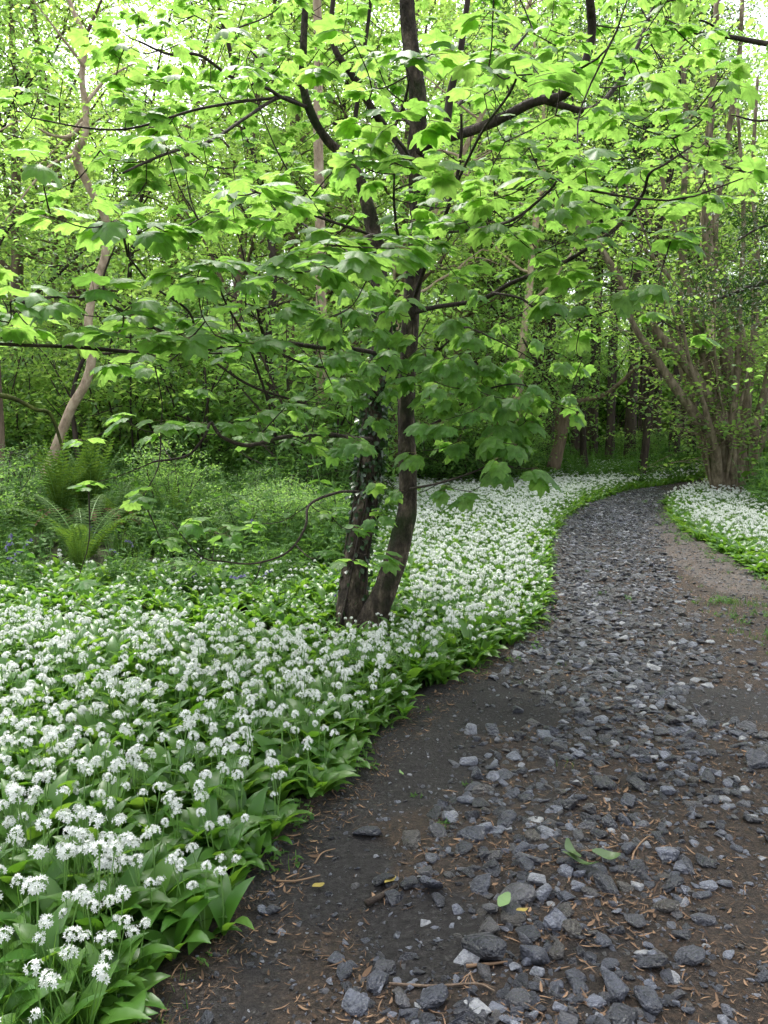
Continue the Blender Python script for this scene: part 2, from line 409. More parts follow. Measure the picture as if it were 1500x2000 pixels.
gx = np.concatenate([np.linspace(-260, -22, 18), np.arange(-20, 20.1, .4), np.linspace(22, 260, 18)])
gy = np.concatenate([np.linspace(-60, -3, 8), np.arange(-2, 34.1, .4), np.linspace(36, 420, 24)])
gv = np.array([(x, y, H(x, y) - (.12 * sstep(.05, .45, min(x - xl(y), xr(y) - x)) if .3 < y < 25 else 0)) for y in gy for x in gx]); nxg = len(gx)
gf = [(j * nxg + i, j * nxg + i + 1, (j + 1) * nxg + i + 1, (j + 1) * nxg + i) for j in range(len(gy) - 1) for i in range(nxg - 1)]
tag(mobj('ground', np_mesh('ground', gv, gf, M['ground'], True)), kind='structure')

# stony band along the path (centre, half width) by distance
SB = [(1.2, 990, 330, 1990), (1.9, 1010, 330, 1900), (0, 1190, 300, 1500), (0, 1190, 175, 1250), (0, 1180, 105, 1080), (0, 1195, 85, 1010), (0, 1260, 60, 968)]
sb = []
for _, cx, hw, py in SB:
    g1, g2 = gnd(cx - hw, py), gnd(cx + hw, py); sb.append((g1.y, (g1.x + g2.x) / 2, (g2.x - g1.x) / 2))
sb.sort()
SBY = np.array([s[0] for s in sb]); SBX = np.array([s[1] for s in sb]); SBW = np.array([s[2] for s in sb])
def band(x, y):
    c = np.interp(y, SBY, SBX); w = np.interp(y, SBY, SBW)
    return abs(x - c) / w
BARE = [(gnd(830, 1850), .22), (gnd(760, 1500), .5), (gnd(940, 1390), .45), (gnd(600, 1720), .3), (gnd(1440, 1390), .35)]
def barespot(x, y):
    return max([1 - sstep(.6, 1.1, math.hypot(x - b.x, (y - b.y)) / r) for b, r in BARE])
def PZ(x, y):
    v = Vector((x * 2.2, y * 2.2, 0)); w = Vector((x * 11, y * 11, 3))
    d = .020 * mnoise.noise(v) + .010 * mnoise.noise(v * 2.6) + .008 * mnoise.noise(w) * (1 - .8 * barespot(x, y))
    rut = -.02 * math.exp(-((x - (xl(y) + .45)) / .28) ** 2)
    return H(x, y) + .03 + d + rut * (1 if y < 9 else 0)
ys = [.3]
while ys[-1] < 25.5: ys.append(ys[-1] + max(.022, .011 * ys[-1]))
nu = 90; pv = []; a_m = []; a_p = []
for y in ys:
    x0, x1 = xl(y) - .25, xr(y) + .25
    for i in range(nu):
        u = i / (nu - 1); x = x0 + (x1 - x0) * u
        e = min(u, 1 - u); z = PZ(x, y) - .06 * (1 - sstep(0, .05, e))
        pv.append((x, y, z))
        b = band(x, y)
        left = sstep(.35, 1.0, (x - x0) / .9)
        mo = .24 + .42 * sstep(.5, 1.3, b) * left + (.25 if y < 4.2 else .1) * left
        mo = mo * (1 - barespot(x, y)) + .35 * sstep(.5, .2, x - x0)
        a_m.append(mo)
        q = proj((x, y, 0))
        a_p.append(.75 * sstep(.85, .5, xr(y) - x) * sstep(5.8, 6.8, y) * sstep(15, 11, y) + .25 * sstep(9, 14, y))
pf = [(j * nu + i, j * nu + i + 1, (j + 1) * nu + i + 1, (j + 1) * nu + i) for j in range(len(ys) - 1) for i in range(nu - 1)]
pme = np_mesh('path', pv, pf, M['path'], True)
for nm, arr in (('mould', a_m), ('pale', a_p)):
    a = pme.attributes.new(nm, 'FLOAT', 'POINT'); a.data.foreach_set('value', np.array(arr, dtype=np.float32))
tag(mobj('path', pme), kind='structure')

# =====================================================================
#  leaf-card clouds for crowns (vectorised)
# =====================================================================
LEAF_UV = np.array([(0, 0, 0), (.28, -.27, .06), (.68, -.22, .03), (1.02, 0, -.10), (.68, .22, .03), (.28, .27, .06), (.5, 0, -.0)])
def cards(P, size, rng, tilt=.45, width=1.0, droop=.25, az=None):
    """leaf-shaped faces folded on the midrib -> verts, quads"""
    n = len(P); az = rng.uniform(0, 2 * np.pi, n) if az is None else az
    pitch = rng.normal(droop, tilt, n); roll = rng.normal(0, tilt, n)
    s = size * rng.uniform(.65, 1.25, n)
    V = LEAF_UV[None, :6, :] * np.array([1, width, 1])
    V = np.repeat(V, n, 0) * s[:, None, None]
    c, d = np.cos(roll)[:, None], np.sin(roll)[:, None]
    y, z = V[..., 1] * c - V[..., 2] * d, V[..., 1] * d + V[..., 2] * c
    x = V[..., 0]; c, d = np.cos(pitch)[:, None], np.sin(pitch)[:, None]
    x, z = x * c + z * d, -x * d + z * c
    c, d = np.cos(az)[:, None], np.sin(az)[:, None]
    x, y = x * c - y * d, x * d + y * c
    V = np.stack([x, y, z], -1) + P[:, None, :]
    b = (np.arange(n) * 6)[:, None]
    F = np.concatenate([b + np.array([[0, 1, 2, 3]]), b + np.array([[0, 3, 4, 5]])], 0)
    return V.reshape(-1, 3), F

def wander(p, d, length, n, rng, wob=.18, up=.0):
    pts = [np.array(p, float)]; d = np.array(d, float); d /= np.linalg.norm(d)
    for i in range(n):
        d = d + rng.normal(0, wob, 3) + np.array([0, 0, up]); d /= np.linalg.norm(d)
        pts.append(pts[-1] + d * length / n)
    return np.array(pts)

def make_tree(seed, Ht, r0, fb, spread, nl, nleaf, lsize, barkm, leafm, lean=(0, 0), upr=.45, wob=.05, sub=3, flat=.22, trunk=None, width=1.0, clus=.38):
    """one tree shape -> (trunk mesh, crown mesh)"""
    rng = np.random.default_rng(seed); mb = MB()
    T = wander((0, 0, -.1), (lean[0], lean[1], 1), Ht, 12, rng, wob, .03) if trunk is None else np.array(trunk)
    Ts = spline(T, 3); nt = len(Ts)
    rad = [r0 * ((1 - .88 * (i / (nt - 1))) + .5 * math.exp(-i / nt * 26)) for i in range(nt)]
    mb.tube(Ts, rad, 9, rough=.12, seed=seed)
    C = []; 
    for k in range(nl):
        t = fb + (0.97 - fb) * (k + rng.random() * .7) / nl
        i = int(t * (nt - 1)); az = k * 2.4 + rng.normal(0, .4)
        sl = upr + rng.normal(0, .15) + .3 * t
        L = spread * (1.05 - .6 * ((t - fb) / (1 - fb + 1e-6))) * rng.uniform(.7, 1.2)
        d = (math.cos(az), math.sin(az), sl)
        B = wander(Ts[i], d, L, 5, rng, .2, .02)
        Bs = spline(B, 3); rr = max(.008, min(rad[i] * .5, .02 + L * .012))
        mb.tube(Bs, np.linspace(rr, rr * .2, len(Bs)), 5, cap=False)
        C.append(Bs[len(Bs) // 3:])
        for s_ in range(sub):
            j = rng.integers(len(Bs) // 4, len(Bs) - 2)
            a2 = az + rng.choice([-1, 1]) * rng.uniform(.4, 1.1)
            S = wander(Bs[j], (math.cos(a2), math.sin(a2), sl * .6 + rng.normal(0, .2)), L * rng.uniform(.3, .6), 4, rng, .25)
            mb.tube(S, np.linspace(rr * .45, rr * .12, len(S)), 4, cap=False); C.append(S[1:])
    A = np.concatenate(C, 0)
    A = A[rng.integers(0, len(A), max(60, nleaf // 14))] + rng.normal(0, 1, (max(60, nleaf // 14), 3)) * np.array([clus, clus, clus * .6])
    idx = rng.integers(0, len(A), nleaf)
    P = A[idx] + rng.normal(0, 1, (nleaf, 3)) * np.array([flat, flat, flat * .4])
    P[:, 2] = np.maximum(P[:, 2], .05)
    V, F = cards(P, lsize, rng, .38, width)
    return mb.mesh('trunk', barkm), np_mesh('crown', V, F, leafm, True)

def put_tree(name, meshes, loc, rz, s, label, cat='tree', group=None):
    e = empty(name, loc, rz); e.scale = s if hasattr(s, '__len__') else (s, s, s)
    mobj('trunk', meshes[0], e); mobj('crown', meshes[1], e)
    return tag(e, label, cat, group)

# =====================================================================
#  background woodland
# =====================================================================
TV = {
 'fresh_a': make_tree(1, 13, .17, .16, 3.6, 24, 14500, .10, M['bark_mid'], M['fresh']),
 'fresh_b': make_tree(2, 15, .20, .28, 3.9, 24, 14500, .105, M['bark_mid'], M['fresh'], lean=(.08, 0)),
 'mid_a': make_tree(3, 12, .15, .12, 3.2, 24, 14000, .095, M['bark_dark'], M['mid'], lean=(-.06, .03)),
 'mid_b': make_tree(4, 14, .18, .22, 3.6, 24, 14000, .105, M['bark_mid'], M['mid']),
 'thin_a': make_tree(5, 11, .085, .15, 2.2, 18, 3800, .085, M['bark_dark'], M['fresh'], wob=.09),
 'thin_b': make_tree(6, 12, .10, .30, 2.4, 16, 3600, .085, M['bark_pale'], M['fresh'], wob=.08),
 'back_a': make_tree(7, 17, .24, .06, 4.6, 30, 15000, .22, M['bark_dark'], M['mid']),
 'back_b': make_tree(8, 19, .26, .08, 4.8, 30, 15000, .22, M['bark_dark'], M['fresh']),
 'pole': make_tree(9, 17, .16, .45, 2.0, 36, 6500, .10, M['bark_pole'], M['dark'], upr=.1, wob=.012, sub=2),
 'pole_b': make_tree(10, 16, .14, .48, 1.8, 34, 6000, .10, M['bark_pole'], M['mid'], upr=.1, wob=.015, sub=2),
}
def make_shrub(seed, h, w, nleaf, lsize, leafm):
    rng = np.random.default_rng(seed); mb = MB(); C = []
    for k in range(13):
        az = k * 2.4 + rng.normal(0, .3); o = rng.uniform(.2, 1.0)
        S = wander((rng.normal(0, .1), rng.normal(0, .1), -.05), (math.cos(az) * o * w / h, math.sin(az) * o * w / h, 1), h * rng.uniform(.6, 1.1), 6, rng, .14)
        Ss = spline(S, 3); mb.tube(Ss, np.linspace(.022, .005, len(Ss)), 5, cap=False); C.append(Ss[3:])
        for q in range(4):
            j = rng.integers(3, len(Ss) - 1); a2 = rng.uniform(0, 6.28)
            B = wander(Ss[j], (math.cos(a2), math.sin(a2), .2), w * rng.uniform(.25, .6), 4, rng, .25)
            mb.tube(B, np.linspace(.008, .003, len(B)), 4, cap=False); C.append(B[1:])
    A = np.concatenate(C, 0); m = nleaf // 12
    A = A[rng.integers(0, len(A), m)] + rng.normal(0, .16, (m, 3)) * np.array([1, 1, .6])
    P = A[rng.integers(0, m, nleaf)] + rng.normal(0, .13, (nleaf, 3)) * np.array([1, 1, .35])
    P[:, 2] = np.maximum(P[:, 2], .04)
    V, F = cards(P, lsize, rng, .38)
    return mb.mesh('stem', M['bark_twig']), np_mesh('crown', V, F, leafm, True)
SV = {'s_mid': make_shrub(21, 2.4, 1.5, 5200, .075, M['mid']), 's_fresh': make_shrub(22, 2.7, 1.5, 5200, .08, M['fresh']),
      's_dark': make_shrub(23, 1.9, 1.4, 5500, .065, M['dark']), 's_herb': make_shrub(24, 1.5, 1.2, 5500, .07, M['mid'])}
def gpx(px, Y):
    d = ray(px, 830); x = (px - 750) / FPX * Y / (d.y) ; return (x, Y, H(x, Y))

def tplace(kind, name, px, Y, s, label, group=None, sz=None):
    x, y, z = gpx(px, Y)
    return put_tree(name, TV[kind], (x, y, z), random.uniform(0, 6.28), (s, s, s * (sz or random.uniform(.92, 1.1))), label, 'tree', group)

GL, GR = 'woodland trees behind the fern bank', 'woodland trees behind the hazel'
for px, Y, k, s, lab in [
    (-60, 15, 'mid_a', 1.0, 'broadleaf tree behind the ferns at the far left edge'),
    (30, 19, 'fresh_b', 1.0, 'pale green tree standing behind the pale sinuous trunk'),
    (250, 17.5, 'thin_a', 1.0, 'slender dark stemmed young tree between the pale sinuous trunk and the sycamore'),
    (330, 22, 'mid_b', 1.0, 'mid green broadleaf tree behind the sycamore branches on the fern side'),
    (440, 17, 'fresh_a', .9, 'fresh green leafy tree behind the sycamore lower left boughs'),
    (535, 15, 'thin_a', 1.15, 'thin dark trunk seen just beside the straight pinkish trunk'),
    (605, 20, 'mid_a', 1.0, 'dark stemmed tree behind the straight pinkish trunk'),
    (700, 17, 'thin_b', 1.1, 'thin brown trunk rising behind the fork of the sycamore'),
    (120, 26, 'fresh_a', 1.2, 'tall light green tree far behind the fern clump'),
    (520, 27, 'fresh_b', 1.1, 'tall light green tree far behind the sycamore left side')]:
    tplace(k, 'broadleaf_tree', px, Y, s, lab, GL)
for px, Y, k, s, lab in [
    (880, 24, 'mid_b', .95, 'mid green tree right behind the sycamore trunk'),
    (1000, 23, 'mid_a', .85, 'leafy green tree between the sycamore and the leaning tree'),
    (1085, 30, 'fresh_b', 1.0, 'light green tree rising above the dark conifer poles'),
    (1395, 20, 'thin_b', 1.25, 'slender pale trunk rising behind the hazel clump'),
    (1530, 21, 'fresh_a', 1.0, 'bright green tree behind the hazel at the right edge'),
    (1470, 27, 'mid_b', 1.0, 'mid green tree far behind the hazel clump')]:
    tplace(k, 'broadleaf_tree', px, Y, s, lab, GR)
for px, Y, k, s, lab in [
    (560, 19, 'fresh_a', 1.05, 'light green tree filling the canopy just left of the sycamore top'), (780, 20, 'fresh_b', 1.0, 'light green tree directly behind the sycamore crown'),
    (1000, 18.5, 'thin_b', 1.2, 'airy light green tree right of the sycamore crown'), (1150, 21, 'thin_a', 1.15, 'light green tree over the path bend'),
    (1250, 19, 'thin_a', 1.2, 'slim dark stemmed tree over the path bend'), (190, 21, 'fresh_b', 1.05, 'light green tree behind the top of the pale sinuous trunk')]:
    tplace(k, 'broadleaf_tree', px, Y, s, lab, 'light green trees of the upper canopy')
# far belt closing the view
for i in range(17):
    x = -27 + i * 3.6 + random.uniform(-1, 1); y = random.uniform(40, 52)
    if 12 < i < 12: continue
    put_tree('distant_tree', TV['back_a' if i % 2 else 'back_b'], (x, y, H(x, y)), random.uniform(0, 6.28), random.uniform(.85, 1.1),
             'large leafy tree in the far belt that closes the wood', 'tree', 'far belt of trees')
for i in range(16):
    x = -26 + i * 3.4 + random.uniform(-1.2, 1.2); y = random.uniform(30, 37)
    if 3 < x < 19: continue
    put_tree('distant_tree', TV['back_b' if i % 3 else 'back_a'], (x, y, H(x, y)), random.uniform(0, 6.28), random.uniform(.7, .95),
             'leafy tree in the middle belt of the wood ' + ('at the far left' if x < -14 else 'behind the fern bank' if x < -7 else 'behind the sycamore' if x < 4 else 'behind the hazel'), 'tree', 'middle belt of trees')
for i in range(20):
    x = -30 + i * 3.3 + random.uniform(-1, 1); y = random.uniform(55, 62)
    put_tree('distant_tree', TV['back_a' if i % 2 else 'back_b'], (x, y, H(x, y)), random.uniform(0, 6.28), (1.1, 1.1, .8),
             'hazy green tree in the last row at the back of the wood', 'tree', 'last row of trees')
# straight dark trunks beyond the bend
rngp = random.Random(5); spots = []
while len(spots) < 40:
    px = rngp.uniform(915, 1360); Y = rngp.uniform(25, 38)
    x = (px - 750) / FPX * Y
    if all(math.hypot(x - a, Y - b) > .75 for a, b in spots): spots.append((x, Y))
for i, (x, y) in enumerate(spots):
    s = rngp.uniform(.75, 1.15)
    put_tree('conifer_tree', TV['pole' if i % 3 else 'pole_b'], (x, y, H(x, y)), rngp.uniform(0, 6.28), (s, s, rngp.uniform(.95, 1.15)),
             '%s conifer trunk in the %s of the shaded stand, %s' % ('thick dark' if s > .98 else 'thin dark', 'front' if y < 29 else 'middle' if y < 33.5 else 'back', 'behind the sycamore leaves' if x / y < .17 else 'behind the leaning tree' if x / y < .25 else 'right of the leaning tree' if x / y < .32 else 'beside the hazel stems'), 'tree', 'conifer poles beyond the path bend')
# shrubs
def splace(kind, px, Y, s, label, group, name='shrub'):
    x, y, z = gpx(px, Y); e = empty(name, (x, y, z), random.uniform(0, 6.28)); e.scale = (s, s, s * random.uniform(.85, 1.15))
    mobj('stem', SV[kind][0], e); mobj('crown', SV[kind][1], e); return tag(e, label, 'shrub', group)
rs = random.Random(3)
for i, (px, Y) in enumerate([(270, 10.6), (330, 9.9), (400, 10.4), (455, 9.6), (510, 10.6), (560, 9.4), (600, 10.3), (640, 9.0), (480, 8.6), (540, 8.4), (20, 10.2), (90, 11.2), (360, 11.4), (-50, 8.6)]):
    wh = 'at the left edge' if px < 100 else 'between the fern tussock and the straight pinkish trunk' if px < 480 else 'behind the sycamore foot'
    kd = ['s_dark', 's_mid', 's_dark', 's_herb'][i % 4]
    splace(kd, px, Y, rs.uniform(.36, .62), 'low tangled %s bramble %s' % ('dark green' if kd == 's_dark' else 'mid green', wh), 'low brambles in the undergrowth', 'bramble_bush')
for i in range(26):
    px = -130 + i * 33 + rs.uniform(-25, 25); Y = rs.choice([12, 13.5, 15, 17, 19]) + rs.uniform(-.8, .8)
    if px < 300 and Y < 13.6: Y += 3
    kd = rs.choice(['s_mid', 's_fresh', 's_dark', 's_fresh'])
    wh = 'at the left edge' if px < 40 else 'behind the pale sinuous trunk' if px < 230 else 'right of the pale sinuous trunk' if px < 380 else 'behind the low left boughs of the sycamore' if px < 560 else 'behind the straight pinkish trunk'
    splace(kd, px, Y, rs.uniform(.6, 1.6), '%s understorey shrub %s, %s' % ({'s_mid': 'mid green', 's_fresh': 'bright green', 's_dark': 'dark green'}[kd], 'in front' if Y < 14.6 else 'deep in the thicket', wh), 'understorey shrubs behind the ferns')
for i in range(16):
    px = 840 + i * 11 + rs.uniform(-15, 15); Y = rs.uniform(17, 24)
    kd = rs.choice(['s_mid', 's_fresh', 's_dark'])
    splace(kd, px, Y, rs.uniform(.7, 1.25), '%s shrub %s behind the far white flowers' % ({'s_mid': 'mid green', 's_fresh': 'bright green', 's_dark': 'dark green'}[kd], 'just right of the sycamore trunk' if px < 920 else 'midway to the leaning tree' if px < 1000 else 'beside the leaning tree'), 'understorey shrubs behind the flower bank')
for i in range(13):
    px = -140 + i * 70 + rs.uniform(-30, 30); Y = rs.uniform(20.5, 27); kd = rs.choice(['s_mid', 's_fresh', 's_fresh'])
    splace(kd, px, Y, rs.uniform(2.0, 2.7), 'tall %s bush rising behind the thicket %s' % ('mid green' if kd == 's_mid' else 'bright green', 'at the left edge' if px < 100 else 'between the pale sinuous trunk and the sycamore' if px < 560 else 'behind the sycamore trunk'), 'tall bushes behind the thicket')
for i in range(13):
    px = 830 + i * 56 + rs.uniform(-25, 25); Y = rs.uniform(40, 47); kd = rs.choice(['s_mid', 's_fresh'])
    splace(kd, px, Y, rs.uniform(2.8, 3.8), 'tall green bush closing the view %s' % ('behind the sycamore branches' if px < 1000 else 'between the dark conifer trunks' if px < 1340 else 'behind the hazel clump'), 'tall bushes behind the conifers')
for i in range(9):
    px = 1180 + i * 22 + rs.uniform(-10, 10); Y = rs.uniform(24.5, 30)
    splace(rs.choice(['s_mid', 's_dark']), px, Y, rs.uniform(.4, .7), 'low green shrub at the foot of the dark conifer trunks', 'low shrubs under the conifers')
for i in range(13):
    px = 1440 + i * 24 + rs.uniform(-15, 15); Y = rs.uniform(18.5, 25)
    splace(rs.choice(['s_mid', 's_fresh', 's_mid']), px, Y, rs.uniform(.9, 1.5), 'green shrub beside and behind the hazel clump', 'shrubs by the hazel')

def trace(pts, Y=None, n=5):
    """photo-traced course -> world points; entries (px,py,Y)"""
    return spline([tuple(at(*p)) for p in pts], n)

# pale sinuous tree on the left
pt = trace([(80, 975, 12), (92, 925, 12), (112, 868, 12), (138, 800, 12), (166, 750, 12), (179, 700, 12), (172, 640, 12), (184, 560, 12.1), (205, 500, 12.2), (207, 435, 12.2),
            (190, 395, 12.1), (166, 350, 12), (148, 303, 11.9), (165, 268, 11.9), (168, 220, 12), (160, 150, 12), (165, 75, 12.1), (135, 0, 12.2), (110, -120, 12.3), (130, -300, 12.4)])
SINP = np.array([proj(p)[:2] for p in pt])
e = empty('sinuous_tree', (pt[0][0], pt[0][1], H(pt[0][0], 12)))
def loc_of(e, P): return [tuple(np.array(p) - np.array(e.location)) for p in P]
mb = MB(); mb.tube(loc_of(e, pt), np.interp(np.linspace(0, 1, len(pt)), [0, .1, .4, .6, .8, 1], [.11, .075, .06, .058, .042, .018]), 12, rough=.1, seed=3)
mobj('trunk', mb.mesh('trunk', M['bark_pale']), e)
sin_b = [[(163, 240, 12), (135, 266, 11.8), (95, 262, 11.6), (45, 235, 11.3), (0, 255, 11.1)], [(165, 130, 12), (120, 72, 11.8), (58, -10, 11.6)],
         [(168, 225, 12), (125, 275, 12.2), (100, 300, 12.4), (40, 360, 12.8)], [(165, 75, 12.1), (190, 20, 12.0), (230, -80, 11.8)], [(150, 300, 11.9), (90, 330, 11.6), (10, 430, 11.2)],
         [(168, 200, 12), (215, 150, 12.3), (290, 110, 12.7)]]
cl = []
for b in sin_b:
    B = trace(b, n=5); mb = MB(); mb.tube(loc_of(e, B), np.linspace(.03, .008, len(B)), 6, cap=False); mobj('branch', mb.mesh('branch', M['bark_pale' if b[0][1] > 100 else 'bark_mid']), e)
    cl.append(B[3:])
A = np.concatenate(cl, 0); rg = np.random.default_rng(5)
P = A[rg.integers(0, len(A), 1500)] + rg.normal(0, .45, (1500, 3)) - np.array(e.location)
V, F = cards(P, .08, rg); mobj('crown', np_mesh('crown', V, F, M['fresh'], True), e)
tag(e, 'pale pinkish sinuous trunk curving up beside the ferns', 'tree')

# straight pinkish trunk
pt = trace([(632, 925, 13), (630, 800, 13), (628, 640, 13), (625, 430, 13), (621, 250, 13), (622, 120, 13), (618, -60, 13), (615, -260, 13)])
e = empty('straight_tree', (pt[0][0], pt[0][1], pt[0][2] - .35))
lp = loc_of(e, pt); lp = [(lp[0][0], lp[0][1], -.05)] + lp
mb = MB(); mb.tube(lp, np.linspace(.10, .06, len(lp)), 10, rough=.08, seed=5); mobj('trunk', mb.mesh('trunk', M['bark_pale']), e)
P = np.array(lp)[-8:][rg.integers(0, 8, 900)] + rg.normal(0, 1, (900, 3)) * np.array([1.2, 1.2, .5]); V, F = cards(P, .09, rg)
mobj('crown', np_mesh('crown', V, F, M['fresh'], True), e)
tag(e, 'straight slim pinkish brown trunk left of the sycamore', 'tree')

# small tree leaning right beyond the flower bank
pt = trace([(1080, 915, 18.5), (1092, 870, 18.5), (1104, 820, 18.4), (1122, 788, 18.3), (1178, 772, 18), (1215, 745, 17.7), (1245, 718, 17.4), (1275, 720, 17), (1320, 735, 16.8)])
e = empty('leaning_tree', (pt[0][0], pt[0][1], H(pt[0][0], 18.5)))
mb = MB(); mb.tube(loc_of(e, pt), np.interp(np.linspace(0, 1, len(pt)), [0, .3, .45, 1], [.17, .13, .06, .02]), 10, rough=.1, seed=7); mobj('trunk', mb.mesh('trunk', M['bark_mid']), e)
up = trace([(1108, 812, 18.4), (1130, 745, 18.6), (1160, 690, 18.8), (1150, 600, 19)]); mb = MB(); mb.tube(loc_of(e, up), np.linspace(.08, .03, len(up)), 7); mobj('branch', mb.mesh('branch', M['bark_dark']), e)
up2 = trace([(1104, 800, 18.4), (1060, 730, 18.2), (1020, 660, 18)]); mb = MB(); mb.tube(loc_of(e, up2), np.linspace(.06, .02, len(up2)), 7); mobj('branch', mb.mesh('branch', M['bark_dark']), e)
A = np.concatenate([up[4:], up2[4:]], 0); c = A[rg.integers(0, len(A), 260)] + rg.normal(0, .6, (260, 3)) - np.array(e.location)
P = c[rg.integers(0, 260, 3400)] + rg.normal(0, .16, (3400, 3)) * np.array([1, 1, .5]); V, F = cards(P, .10, rg)
mobj('crown', np_mesh('crown', V, F, M['mid'], True), e)
tag(e, 'small brown tree leaning right over the far flower bank', 'tree')

# trunk cut by the left frame edge, dark stem, mossy bough
pt = trace([(0, 945, 11), (2, 850, 11), (-4, 740, 11), (-14, 560, 11), (-30, 300, 11)])
e = empty('edge_tree', (pt[0][0], pt[0][1], H(pt[0][0], 11) - .05)); lp = loc_of(e, pt); lp = [(lp[0][0], lp[0][1], 0)] + lp
mb = MB(); mb.tube(lp, np.linspace(.055, .04, len(lp)), 8, rough=.1); mobj('trunk', mb.mesh('trunk', M['bark_mid']), e)
P = np.array(lp)[-5:][rg.integers(0, 5, 700)] + rg.normal(0, .9, (700, 3)); V, F = cards(P, .08, rg); mobj('crown', np_mesh('crown', V, F, M['mid'], True), e)
tag(e, 'brown trunk cut off by the left edge of the picture', 'tree')
pt = trace([(170, 960, 12.8), (155, 900, 12.8), (146, 840, 12.8), (140, 780, 12.8), (165, 700, 12.9), (215, 690, 12.9), (270, 680, 12.9)])
mb = MB(); mb.tube(pt, np.linspace(.06, .015, len(pt)), 8, rough=.1)
tag(mobj('dead_stem', mb.mesh('dead_stem', M['bark_dark'])), 'dark dead stem crooked behind the pale sinuous trunk', 'dead tree')
pt = trace([(-60, 770, 10.5), (0, 772, 10.6), (35, 782, 10.8), (70, 800, 11), (100, 812, 11.3), (130, 900, 11.6)])
mb = MB(); mb.tube(pt, np.linspace(.04, .02, len(pt)), 8, rough=.2)
tag(mobj('fallen_bough', mb.mesh('fallen_bough', M['bark_moss'])), 'moss covered fallen bough slanting in at the left edge', 'bough')

# =====================================================================
#  hazel coppice on the right
# =====================================================================
HB = gnd(1428, 976); e = empty('hazel_clump', (HB.x, HB.y, H(HB.x, HB.y)))
HY = HB.y
hz = [([(1400, 972), (1398, 900), (1385, 845), (1350, 800), (1310, 745), (1275, 690), (1240, 640), (1210, 560)], .085, -.6),
      ([(1415, 972), (1410, 880), (1395, 800), (1360, 745), (1325, 690), (1295, 665), (1265, 625), (1235, 595), (1210, 545), (1170, 480), (1140, 420)], .10, -.3),
      ([(1432, 972), (1425, 880), (1400, 790), (1375, 690), (1352, 600), (1335, 520), (1335, 400), (1340, 250), (1330, 60)], .085, .2),
      ([(1420, 972), (1405, 850), (1388, 760), (1372, 640), (1360, 560), (1332, 500), (1300, 380), (1285, 300)], .07, .5),
      ([(1440, 972), (1442, 880), (1425, 790), (1418, 690), (1405, 600), (1385, 500), (1380, 400), (1382, 300), (1392, 180), (1400, 0)], .11, .1),
      ([(1450, 972), (1452, 860), (1455, 740), (1440, 620), (1420, 560), (1395, 480), (1410, 330), (1440, 150), (1450, 0)], .085, .6),
      ([(1458, 972), (1470, 860), (1500, 740), (1530, 560), (1560, 300)], .08, 0), ([(1462, 972), (1482, 880), (1520, 800), (1570, 650)], .06, -.5),
      ([(1448, 972), (1458, 820), (1468, 700), (1480, 520), (1470, 350), (1480, 150)], .06, .9), ([(1436, 972), (1430, 860), (1440, 720), (1445, 600), (1452, 420), (1440, 200)], .055, -.8),
      ([(1405, 972), (1380, 900), (1365, 850), (1330, 720), (1300, 600), (1290, 500), (1250, 380)], .05, .8), ([(1410, 974), (1398, 880), (1378, 800), (1345, 700), (1330, 600)], .045, -.9),
      ([(1425, 974), (1418, 870), (1410, 760), (1372, 640), (1290, 520), (1240, 470)], .05, -.1), ([(1395, 974), (1386, 930), (1380, 860), (1372, 790)], .02, -.4)]
stm = []
rh = random.Random(8)
for k in range(7):
    a = rh.uniform(-.35, .22); b0 = rh.uniform(1392, 1465); y1 = rh.uniform(350, 820)
    hz.append(([(b0, 974), (b0 + a * 120, 860), (b0 + a * 300 + rh.uniform(-10, 10), (860 + y1) / 2), (b0 + a * (974 - y1) + rh.uniform(-20, 20), y1)], rh.uniform(.012, .03), rh.uniform(-1, 1)))
for pts, r0, dy in hz:
    n = len(pts); W = [at(p[0], p[1], HY + .25 * (dy if i else 0) + dy * i / n * 1.2) for i, p in enumerate(pts)]
    W[0].z = H(HB.x, HB.y) - .05
    S = spline([tuple(w) for w in W], 5); mb = MB()
    mb.tube(loc_of(e, S), np.linspace(r0 * 1.6, r0 * .5, len(S)), 8, rough=.12, seed=n); mobj('stem', mb.mesh('stem', M['bark_hazel']), e); stm.append(S)
tw = []; mb = MB(); rgh = np.random.default_rng(9)
for S in stm:
    for q in range(int(len(S) * .55)):
        j = rgh.integers(len(S) // 5, len(S)); a2 = rgh.uniform(0, 6.28)
        B = wander(S[j], (math.cos(a2), math.sin(a2), .25), rgh.uniform(.6, 2.0), 6, rgh, .22, .01)
        mb.tube(loc_of(e, B), np.linspace(.011, .003, len(B)), 4, cap=False); tw.append(B[1:])
tag(mobj('twigs', mb.mesh('twigs', M['bark_hazel']), e), kind='stuff')
A = np.concatenate(tw, 0); n = 7500
P = A[rgh.integers(0, len(A), n)] + rgh.normal(0, .13, (n, 3)) * np.array([1, 1, .5]) - np.array(e.location)
V, F = cards(P, .085, rgh, .4, 1.35); mobj('crown', np_mesh('crown', V, F, M['hazel'], True), e)
tag(e, 'many-stemmed hazel clump fanning out where the path bends', 'hazel')

